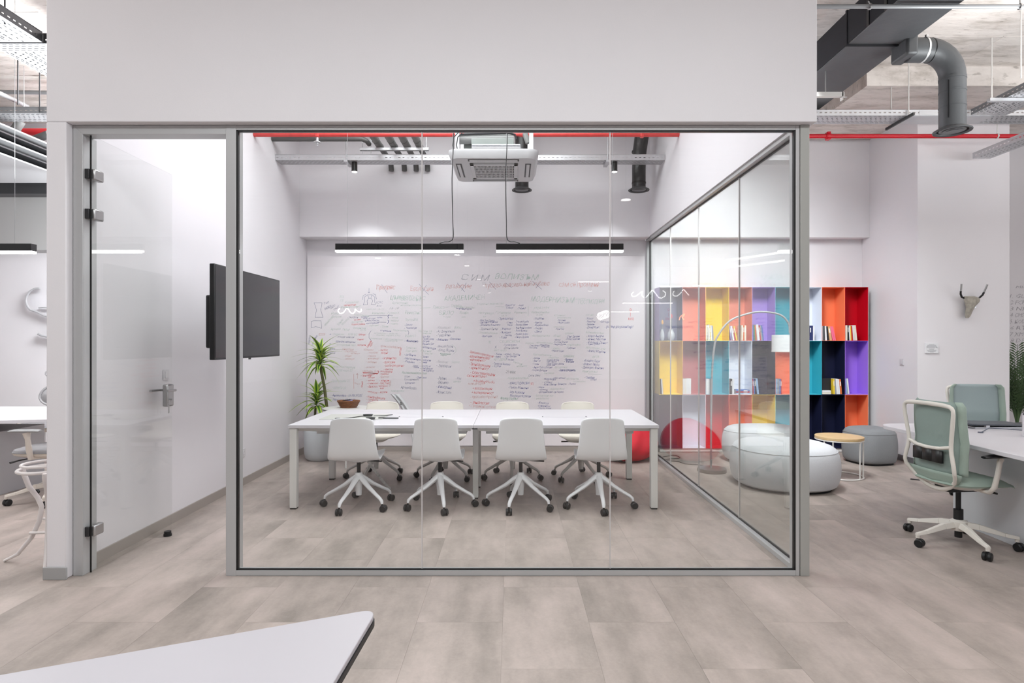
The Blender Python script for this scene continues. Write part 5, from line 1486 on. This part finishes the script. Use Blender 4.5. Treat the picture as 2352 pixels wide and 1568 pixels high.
zc = 3.805; xv = 3.562; rb = .70; pts = [(3.20, 4.93, zc), (3.34, 4.93, zc)]
for i in range(1, 9):
    a_ = R(90 - 90 * i / 8); pts.append((3.34 + (xv - 3.34) * math.cos(a_), 4.93, zc - (xv - 3.34) + (xv - 3.34) * math.sin(a_)))
pts += [(xv, 4.93, 3.4), (xv, 4.93, 3.17)]
MB().tube(pts, .094, 28).build('duct_sleeve', duct_m, br)
MB().tube([(3.315, 4.93, zc), (3.330, 4.93, zc)], .0965, 28).build('clamp_band', mat('clamp_silver', (214, 214, 214), .3, metal=.6), br)
MB().box(3.312, 3.332, 4.87, 4.89, zc + .078, zc + .100).build('clamp_screw', steel_m, br)
MB().tube([(3.372, 4.93, zc - .004), (3.378, 4.93, zc - .004)], .0965, 28).build('joint_tape', black_m, br)
for zz, tt in ((3.56, .02), (3.46, .012), (3.34, .006)): MB().tube([(xv, 4.93, zz), (xv, 4.93, zz + tt)], .0965, 28).build('joint_band', duct_m, br)
MB().tube([(xv - .075, 4.868, 3.54), (xv - .075, 4.868, 3.24)], .004, 5).build('seam', black_m, br)
round_diffuser(br, xv, 4.93, 3.150, .138, duct_m)
cp_ = thing('conduit_pipe', 'grey conduit pipe crossing under the black duct at the top right', 'pipe', (3.5, 4.3, 3.815))
MB().cyl((1.87, 4.3, 3.812), (5.2, 4.3, 3.812), .0155, 16).build('pipe_run', grey_tube, cp_)
for px in (1998, 2343):
    X = (px - CX) * 4.3 / F; MB().tube([(X - .006, 4.3, 3.812), (X + .006, 4.3, 3.812)], .021, 16).build('pipe_clip', steel_m, cp_)
    MB().tube([(X, 4.3, 3.835), (X - .01, 4.3, 3.85 if px < 2100 else 4.32)], .004, 6).build('clip_rod', steel_m, cp_)
    MB().tube([(X, 4.285, 3.79), (X - .012, 4.285, 3.787)], .006, 6).build('clip_screw', steel_m, cp_)
rp2 = thing('sprinkler_pipe', 'bright red sprinkler pipe crossing the lounge below the concrete', 'pipe', (5, 7.0, 3.8))
ZR2 = CH + (784 - 312.5) * 7.0 / F
MB().cyl((1.87, 7.0, ZR2), (7.2, 7.0, ZR2), .024, 18).build('pipe_run', red_m, rp2)
X = (1902 - CX) * 7.0 / F
MB().tube([(X - .03, 7.0, ZR2), (X - .012, 7.0, ZR2), (X + .012, 7.0, ZR2), (X + .03, 7.0, ZR2)], [.030, .036, .036, .030], 16).build('coupling', red_m, rp2)
for s in (-1, 1): MB().box(X - .02, X + .02, 6.97, 7.03, ZR2 + s * .036 - .008, ZR2 + s * .036 + .008).build('coupling_bolt', red_m, rp2, bevel=.003)
X = (2290 - CX) * 7.0 / F
MB().tube([(X - .008, 7.0, ZR2), (X + .008, 7.0, ZR2)], .029, 16).build('pipe_clamp', leg_w, rp2); MB().cyl((X, 7.0, ZR2 + .02), (X + .01, 7.0, 4.127), .004, 6).build('clamp_rod', leg_w, rp2)
Yt = 6.20; Zt = CH + (784 - 265) * Yt / F
tray('long galvanised cable tray crossing the lounge ceiling', (1.87, Yt, Zt), (1, 0, 0), (0, 1, 0), 5.0, .25, .055, R3, SR, group='lounge cable trays')
Zt2 = Zt - .001
tray('galvanised cable tray running toward the camera at the upper right', (4.66, 3.6, Zt2), (0, 1, 0), (1, 0, 0), 2.59, .36, .055, R3 + [(.27, .01, .02, 0), (.32, .007, .028, .5)], SR, group='lounge cable trays', m_side=mat('tray_rail_grey', (120, 121, 124), .4, metal=.5))
tray('lower galvanised cable tray ending against the column', (5.23, 5.3, 3.525), (0, 1, 0), (1, 0, 0), 1.62, .20, .06, R2, SR, group='lounge cable trays')
t = thing('tray_joint_plate', 'flat plate joining the two lounge cable trays', 'plate', (4.4, 6.3, Zt))
MB().box(4.14, 4.30, Yt - .004, Yt - .001, Zt + .005, Zt + .05).box(4.0, 4.9, Yt + .01, Yt + .24, Zt - .004, Zt - .002).build('plate', galv_m, t)
for i, (px, y_, zt_) in enumerate(((2047, 6.42, Zt), (2087, 6.18, Zt - .03), (2278, 5.755, Zt - .02), (2345, 5.28, Zt - .02))):
    X = (px - CX) * y_ / F
    t = thing('hanger_rod', 'white threaded hanger rod, %s at the upper right ceiling' % ('leftmost', 'second from left', 'third from left', 'rightmost')[i], 'hanger', (X, y_, 4.0))
    MB().cyl((X, y_, zt_), (X, y_, 4.33), .0065, 8).build('rod', mat('rod_white', (206, 202, 198), .45), t)
    if i in (1,):
        MB().box(X - .01, X + .01, 6.10, 6.55, Zt - .032, Zt - .006, ).build('strut', dark_rail, t)
    if i == 2: MB().box(X - .03, 5.05, y_ - .02, y_ + .02, Zt - .034, Zt - .006).build('strut', galv_m, t)
MB_ = thing('duct_bracket', 'white steel bracket under the black duct beside the wall edge', 'bracket', (2.9, 5.4, 3.6))
a, b = at(1860, 213, 5.4), at(1937, 223, 5.4)
MB().box(a.x, b.x, 5.38, 5.42, b.z, a.z).box(b.x - .02, b.x - .01, 5.38, 5.42, b.z - .03, a.z).build('channel', mat('rod_white', (206, 202, 198), .45), MB_)
MB().cyl((b.x - .03, 5.4, b.z), (b.x - .03 + .06, 5.4, b.z), .004).build('bolt', steel_m, MB_)
MB().cyl((a.x + .14, 5.4, a.z - .002), (a.x + .14, 5.4, ZB - .002), .005).build('rod', steel_m, MB_)

# ------------------------------------------------------------------ left office
RL = R3 + [(.29, .01, .02, 0), (.34, .007, .028, .5), (.39, .007, .028, 0)]
for ya_, yb_, nm in ((3.9, 4.683, 'nearest'), (4.827, 6.113, 'middle'), (6.367, 6.84, 'farthest')):
    tray('%s length of cable tray running away from the camera in the left office' % nm, (-4.04, ya_, 3.75), (0, 1, 0), (1, 0, 0), yb_ - ya_, .43, .075, RL, SR, group='left office cable trays', m_side=dark_rail)
tray('nearer crossing cable tray in the left office', (-7.0, 4.69, 3.742), (1, 0, 0), (0, 1, 0), 4.1, .13, .075, [(.02, .008, .035, 0), (.05, .008, .035, .5), (.08, .008, .035, 0), (.11, .008, .035, .5)], SR, group='left office cable trays', m_side=dark_rail)
tray('farther crossing cable tray in the left office', (-7.0, 6.12, 3.742), (1, 0, 0), (0, 1, 0), 4.1, .24, .06, R3, SR, group='left office cable trays', m_side=mat('tray_rail_grey', (120, 121, 124), .4, metal=.5))
for i, (px, y_, py) in enumerate(((11, 4.4, 40), (41, 5.9, 250), (91, 6.1, 250), (55, 6.35, 255))):
    X = (px - CX) * y_ / F
    t = thing('hanger_rod', 'hanger rod in the left office ceiling, %s' % ('nearest, at the left edge', 'dark middle one', 'right one by the wall', 'thin pale one')[i], 'hanger', (X, y_, 4.0))
    MB().cyl((X, y_, 3.74), (X, y_, 4.33), .006 if i < 3 else .003, 8).build('rod', dark_rail if i < 3 else galv_m, t)
t = thing('conduit_pipe', 'grey pipe crossing the left office ceiling', 'pipe', (-5, 6.6, 4.1))
MB().cyl((-7.5, 6.7, CH + (784 - 207) * 6.7 / F), (-2.85, 6.7, CH + (784 - 218) * 6.7 / F), .022, 14).build('pipe_run', grey_tube, t)
t = thing('conduit_pipe', 'dark grey pipe slanting back in the left office ceiling', 'pipe', (-5, 6.6, 4.0))
MB().cyl(tuple(at(-30, 200, 5.6)), tuple(at(62, 244, 6.6)), .022, 14).build('pipe_run', grey_tube, t)
rp3 = thing('sprinkler_pipe', 'thick red sprinkler pipe in the left office beside the wall edge', 'pipe', (-5, 6.9, 3.8))
zr = CH + (784 - 303) * 6.9 / F
MB().cyl((-5.60, 6.9, zr), (-2.85, 6.9, zr), .040, 20).build('pipe_run', mat('pipe_red_left', (214, 46, 54), .35), rp3)
MB().tube([(-5.66, 6.9, zr), (-5.58, 6.9, zr)], .050, 20).build('coupling', MATS['pipe_red_left'], rp3)
MB().cyl((-7.4, 6.95, zr + .10), (-5.66, 6.9, zr), .038, 16).build('pipe_run', mat('pipe_red_dark', (130, 26, 32), .4), rp3)
hs_ = thing('flexible_duct', 'grey corrugated flexible hose sagging under the left red pipe', 'duct', (-5.5, 6.6, 3.6))
MB().tube([at(48, 278, 6.5), at(36, 296, 6.5), at(22, 315, 6.5), at(-10, 330, 6.5)], .045, 14).build('hose', grey_pipe, hs_)
MB().tube([at(0, 302, 6.75), at(40, 316, 6.75), at(75, 322, 6.75), at(112, 308, 6.75)], .042, 14).build('hose', MATS['pipe_dark'], hs_)
for i, (z_, xa, ya, wd) in enumerate(((3.50, -5.02, 6.05, .30), (3.42, -4.98, 5.9, .22))):
    pass
lou = thing('louvre_unit', 'grey ceiling unit with slanting metal louvres in the left office', 'air conditioner', (-5.2, 6.6, 3.4))
for i in range(5):
    y0 = 318 + i * 18
    a = at(-25, y0 - 10, 5.2); zz = CH + (784 - (y0 + 28)) * 6.4 / F
    X1_ = -4.95 + i * .02
    MB().box(X1_ - 1.6 , X1_ - .02 - .012 * i, 5.0, 7.2 - i * .06, 3.56 - i * .075, 3.575 - i * .075).build('louvre', mat('louvre_grey', (168, 168, 170), .5) if i % 2 == 0 else dark_rail, lou)
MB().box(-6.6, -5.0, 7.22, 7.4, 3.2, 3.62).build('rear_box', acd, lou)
MB().box(-6.6, -4.70, 7.42, 7.75, 3.50, 3.52).build('tray_plate', MATS['louvre_grey'], lou)
# wall ornament: white curved strips
orn = thing('wall_ribbon', 'white curved ribbon sculpture on the left office wall', 'wall decoration', (-5.9, 8.0, 1.9))
def ribbon(pts, w_, dep=.10, y=8.0):
    rows = [[at(px, py, y), at(px, py, y - dep)] for px, py in pts]
    return MB().grid(rows)
c1 = []
for i in range(15):
    a_ = R(80 + 150 * i / 14); c1.append((88 + 28 * math.cos(a_) * (1 if i < 9 else 1), 690 - 28 * math.sin(a_)))
c1 += [(85, 716), (98, 723), (120, 730), (150, 734)]
ribbon(c1, 1).build('upper_ribbon', mat('ribbon_grey', (176, 175, 178), .5), orn, solid=.025)
ribbon([(86, 766), (94, 770), (108, 773), (140, 776)], 1).build('lower_ribbon', MATS['ribbon_grey'], orn, solid=.025)
ribbon([(88, 707), (100, 706), (125, 706)], 1, .06).build('shelf_ribbon', MATS['ribbon_grey'], orn, solid=.012)
# left desk
ld = thing('office_desk', 'white desk in the left office seen past the wall edge', 'desk', (-5.2, 5.9, 0))
pts = [(-7.2, 4.98), (-4.34, 5.64), (-4.25, 5.66), (-4.25, 6.76), (-7.2, 6.76)]
MB().prism(pts, .70, .73).build('desktop', table_w, ld, bevel=.002)
MB().box(-5.6, -4.83, 5.66, 6.3, .0, .60).build('pedestal', mat('pedestal_grey', (178, 178, 180), .5), ld, bevel=.003)
MB().box(-5.15, -4.97, 5.70, 5.85, .60, .68).build('tray_box', mat('dark_box', (70, 70, 72), .5), ld, bevel=.004)
grey_seat = mat('grey_seat', (140, 138, 140), .85, bump=.2, bscale=250); bone = mat('bone_plastic', (220, 212, 202), .4); headm = mat('head_mesh', (196, 194, 196), .7)
def exec_chair(label, loc, rz, sp_):
    root = thing('ergonomic_chair', label, 'chair', loc, R(rz))
    swivel_base(root, bone, Rr=.33, flat=True, start=sp_, spin=[20, 80, 50, 140, 100])
    MB().cyl((0, 0, .16), (0, 0, .42), .024, 16).build('gas_column', steel_m, root, local=True)
    MB().lathe([(0, .505), (.20, .50), (.25, .485), (.262, .465), (.24, .45), (0, .45)], n=40, pw=3).build('seat_cushion', grey_seat, root, local=True)
    MB().lathe([(0, .44), (.25, .448), (.262, .462), (.25, .44), (.16, .405), (0, .39)], n=40, pw=3).build('seat_pan', bone, root, local=True)
    MB().tube([(0, -.05, .41), (0, -.24, .42), (0, -.30, .55), (0, -.30, .85), (0, -.27, 1.0)], [.03, .032, .028, .024, .018], 12).build('spine', bone, root, local=True)
    for nm, z0, hh, hw, m in (('back_panel', .80, .135, .20, headm), ('lumbar_panel', .60, .055, .19, headm), ('headrest', 1.07, .055, .125, headm)):
        loop = [Vector((hw * math.cos(R(q * 15)) * (1 - .18 * math.sin(R(q * 15))), -.24 + .03 * abs(math.cos(R(q * 15))), z0 + hh * math.sin(R(q * 15)))) for q in range(24)]
        pn_ = MB().add([Vector((0, -.25, z0))] + loop, [(0, 1 + k, 1 + (k + 1) % 24) for k in range(24)]); p_ = pn_.build(nm, m, root, local=True, solid=.006)
        MB().tube(loop, .014, 8, closed=True).build('rim', mat('rim_grey', (168, 166, 168), .5), p_, local=True)
    for s in (-1, 1):
        a_ = MB().tube([(s * .15, 0, .42), (s * .27, .0, .43), (s * .285, .0, .50), (s * .29, .01, .60), (s * .29, .02, .655)], [.02, .024, .026, .022, .034], 10, flat=.8).build('armrest', bone, root, local=True)
        MB().tube([(s * .29, -.10, .668), (s * .29, -.06, .672), (s * .29, .12, .672), (s * .29, .16, .668)], [.03, .045, .045, .03], 12, flat=.3, up=(0, 0, 1)).build('armrest_pad', mat('pad_grey', (150, 150, 150), .6), a_, local=True)
    MB().tube([(-.08, .05, .41), (-.24, .12, .405), (-.30, .15, .395)], [.008, .012, .016], 8, flat=.5).build('tilt_lever', black_pl, root, local=True)
    return root
exec_chair('bone white ergonomic chair with grey seat in front of the left desk', (-4.22, 5.60, 0), 92, 60)
exec_chair('bone white ergonomic chair with oval headrest behind the left desk', (-5.50, 7.15, 0), 180, 30)
sc = thing('sculptural_stool', 'white hourglass stool with curved legs at the left picture edge', 'stool', (-3.06, 4.02, 0))
wst = mat('stool_white', (226, 220, 218), .35)
MB().tube([(-3.055 + -.02 + .15 * math.cos(R(q * 15)), 4.02 + .15 * math.sin(R(q * 15)), .61) for q in range(24)], .011, 8, closed=True).build('seat_ring', wst, sc)
MB().tube([(-3.055 + -.02 + .13 * math.cos(R(q * 15)), 4.02 + .13 * math.sin(R(q * 15)), .645) for q in range(24)], .009, 8, closed=True).build('seat_ring', wst, sc)
for a_ in (182, 300, 62):
    ca, sa = math.cos(R(a_)), math.sin(R(a_)); k_ = 1 if a_ == 182 else .5
    MB().tube([(-3.055 + r_ * ca * (1 if z > .5 or a_ == 182 else .62), 4.02 + r_ * sa * (1 if z > .5 or a_ == 182 else .62), z) for r_, z in ((.165, .61), (.16, .58), (.13, .50), (.07, .42), (.045, .36), (.06, .27), (.11, .16), (.20, .05), (.285, .008))], [.014, .016, .016, .015, .015, .015, .014, .012, .009], 10).build('leg', wst, sc)
MB().tube([(-3.15, 3.98, .20), (-2.95, 4.0, .20)], .009, 8).build('stretcher', wst, sc)
MB().tube([(-3.12, 4.06, .27), (-2.98, 4.04, .27)], .009, 8).build('stretcher', wst, sc)

# ------------------------------------------------------------------ near desk, bottom left
nd = thing('near_desk', 'white desk corner with black edge in the near left foreground', 'desk', (-.8, 1.2, 0))
A = at(868, 1394, 0.72 * F / 612); P1 = at(0, 1549, .72 * F / 765); P2 = at(765, 1568, .72 * F / 784)
A.z = 0; P1.z = 0; P2.z = 0; d1v = (P1 - A).normalized(); d2v = (P2 - A).normalized()
C0 = A.copy(); Cr = .035; h1 = C0 + d1v * Cr * 1.6; h2 = C0 + d2v * Cr * 1.6; poly = []
for i in range(9):
    t = i / 8; p = h1 * (1 - t) ** 2 + C0 * 2 * t * (1 - t) + h2 * t * t; poly.append((p.x, p.y))
e2 = C0 + d2v * 1.15; e1 = C0 + d1v * 1.5; poly += [(e2.x, e2.y), (e1.x - .2, e1.y - .9), (e1.x, e1.y)]
ns = poly[::-1]
MB().prism(ns, .716, .730).build('desktop', mat('near_top', (182, 178, 183), .35), nd, bevel=.002)
cen = Vector((sum(p[0] for p in poly) / len(poly), sum(p[1] for p in poly) / len(poly)))
MB().prism([(p[0] + (cen.x - p[0]) * .004 + .004, p[1] - .001) for p in ns], .702, .716).build('edge_band', gasket_m, nd)
for q in ((-.55, 1.30), (-1.5, .9), (-.60, .62)):
    MB().box(q[0] - .03, q[0] + .03, q[1] - .03, q[1] + .03, 0, .702).build('leg', leg_w, nd)

# ------------------------------------------------------------------ behind the camera: what the glass reflects
def mirror_at(px, py, y):
    D = 7.58 - y; return Vector(((px - CX) * D / F, y, CH - (py - CY) * D / F))
for i, (px, py, y) in enumerate(((1050, 585, -3.3), (1073, 610, -4.9), (1100, 641, -7.5), (1112, 656, -9.3), (1124, 672, -11.6), (868, 592, -3.6), (1355, 668, -9.5), (1438, 458, .9))):
    p = mirror_at(px, py, y)
    t = thing('downlight', 'round downlight behind the camera, its reflection %s in the glass' % ('first of the receding row', 'second of the receding row', 'third of the receding row', 'fourth of the receding row', 'fifth of the receding row', 'over the leftmost chair', 'over the rightmost chair', 'beside the right round diffuser')[i], 'lamp', tuple(p))
    MB().cyl(tuple(p), tuple(p + Vector((0, 0, .10))), .06, 16).build('housing', black_m, t); MB().cyl(tuple(p - Vector((0, 0, .004))), tuple(p), .052, 16).build('lens', spot_e, t)
    MB().cyl(tuple(p + Vector((0, 0, .10))), (p.x, p.y, 4.33), .006, 6).build('cord', black_pl, t)
def neon(label, strokes, y, r_, m):
    t = thing('neon_sign', label, 'neon sign', tuple(mirror_at(strokes[0][0][0], strokes[0][0][1], y)))
    for s_ in strokes:
        P = [mirror_at(a, b, y) for a, b in s_]
        Q = []
        for i in range(len(P) - 1):
            p0 = P[max(0, i - 1)]; p1_ = P[i]; p2_ = P[i + 1]; p3 = P[min(len(P) - 1, i + 2)]
            for k in range(4):
                u = k / 4; Q.append(.5 * ((2 * p1_) + (-p0 + p2_) * u + (2 * p0 - 5 * p1_ + 4 * p2_ - p3) * u * u + (-p0 + 3 * p1_ - 3 * p2_ + p3) * u ** 3))
        Q.append(P[-1]); MB().tube(Q, r_, 6).build('tube', m, t)
z5 = lambda L: [(1250 + a / 5.407, 640 + b / 5.407) for a, b in L]
z6 = lambda L: [(1480 + a / 5.407, 540 + b / 5.407) for a, b in L]
z8 = lambda L: [(690 + a / 8.25, 640 + b / 8.25) for a, b in L]
neon('white script neon tube behind the camera, reflected at the right of the glass', [
    z5([(1110, 165), (1085, 190), (1100, 218), (1145, 212), (1220, 155), (1213, 200), (1240, 235)]),
    z5([(1262, 232), (1300, 190), (1335, 146), (1365, 160), (1405, 210)]),
    z6([(20, 772), (60, 730), (100, 686), (135, 715), (165, 760)]), z6([(168, 765), (210, 780), (255, 755), (262, 715), (230, 688)]),
    z6([(372, 690), (355, 722), (365, 748), (400, 755), (435, 735), (462, 705)]), z6([(470, 690), (490, 675), (515, 700), (555, 745)])], -9.0, .015, neon_e)
neon('white wave-shaped neon tube behind the camera, reflected at the left of the glass', [
    z8([(745, 560), (712, 595), (730, 640), (780, 656), (830, 620), (870, 562), (910, 580), (950, 640), (990, 655), (1030, 620), (1038, 575), (1080, 612), (1120, 628), (1160, 600), (1140, 572)])], -9.0, .017, neon_e)
neon('small orange neon letter behind the camera', [z6([(435, 1055), (450, 1010), (500, 978), (480, 1010), (470, 1020), (495, 1050)])], -9.0, .016, neon_o)
for i, (a_, b_) in enumerate((((1667, 598), (1812, 577)), ((1612, 621), (1802, 598)), ((1517, 658), (1564, 670)), ((1591, 656), (1634, 668)), ((1402, 716), (1468, 713)), ((1430, 696), (1545, 690)), ((1328, 647), (1398, 647)))):
    y = (-2.5, -3.4, -6, -6.5, -12.5, -10.5, -11)[i]; P = mirror_at(*a_, y); Q = mirror_at(*b_, y)
    Q.z = P.z if i >= 2 else Q.z
    t = thing('linear_pendant', 'linear pendant behind the camera, reflected %s' % ('high in the side glass, upper long line', 'high in the side glass, lower long line', 'at the bookcase top left corner', 'at the bookcase top, second short line', 'beside the round coil lamp', 'just under the white script neon', 'above the rightmost chair')[i], 'lamp', tuple((P + Q) / 2))
    MB().tube([P, Q], .022 if i < 4 else .02, 4).build('diffuser', lamp_e, t); MB().tube([P + Vector((0, 0, .05)), Q + Vector((0, 0, .05))], .03, 4).build('housing', black_m, t)
    for s_ in (.1, .9): q = P.lerp(Q, s_); MB().cyl(tuple(q + Vector((0, 0, .06))), (q.x, q.y, 4.33), .003, 5).build('wire', grey_tube, t)
cl_ = thing('coil_lamp', 'white coil pendant lamp behind the camera, reflected at the right', 'lamp', tuple(mirror_at(1385, 723, -9)))
p = mirror_at(1385, 723, -9)
for k in range(5):
    rr = .10; MB().tube([p + Vector((k * .035 - .06 + rr * math.cos(R(q * 20)), 0, k * .012 - .03 + rr * math.sin(R(q * 20)))) for q in range(18)], .010, 5, closed=True).build('coil_ring', neon_e, cl_)
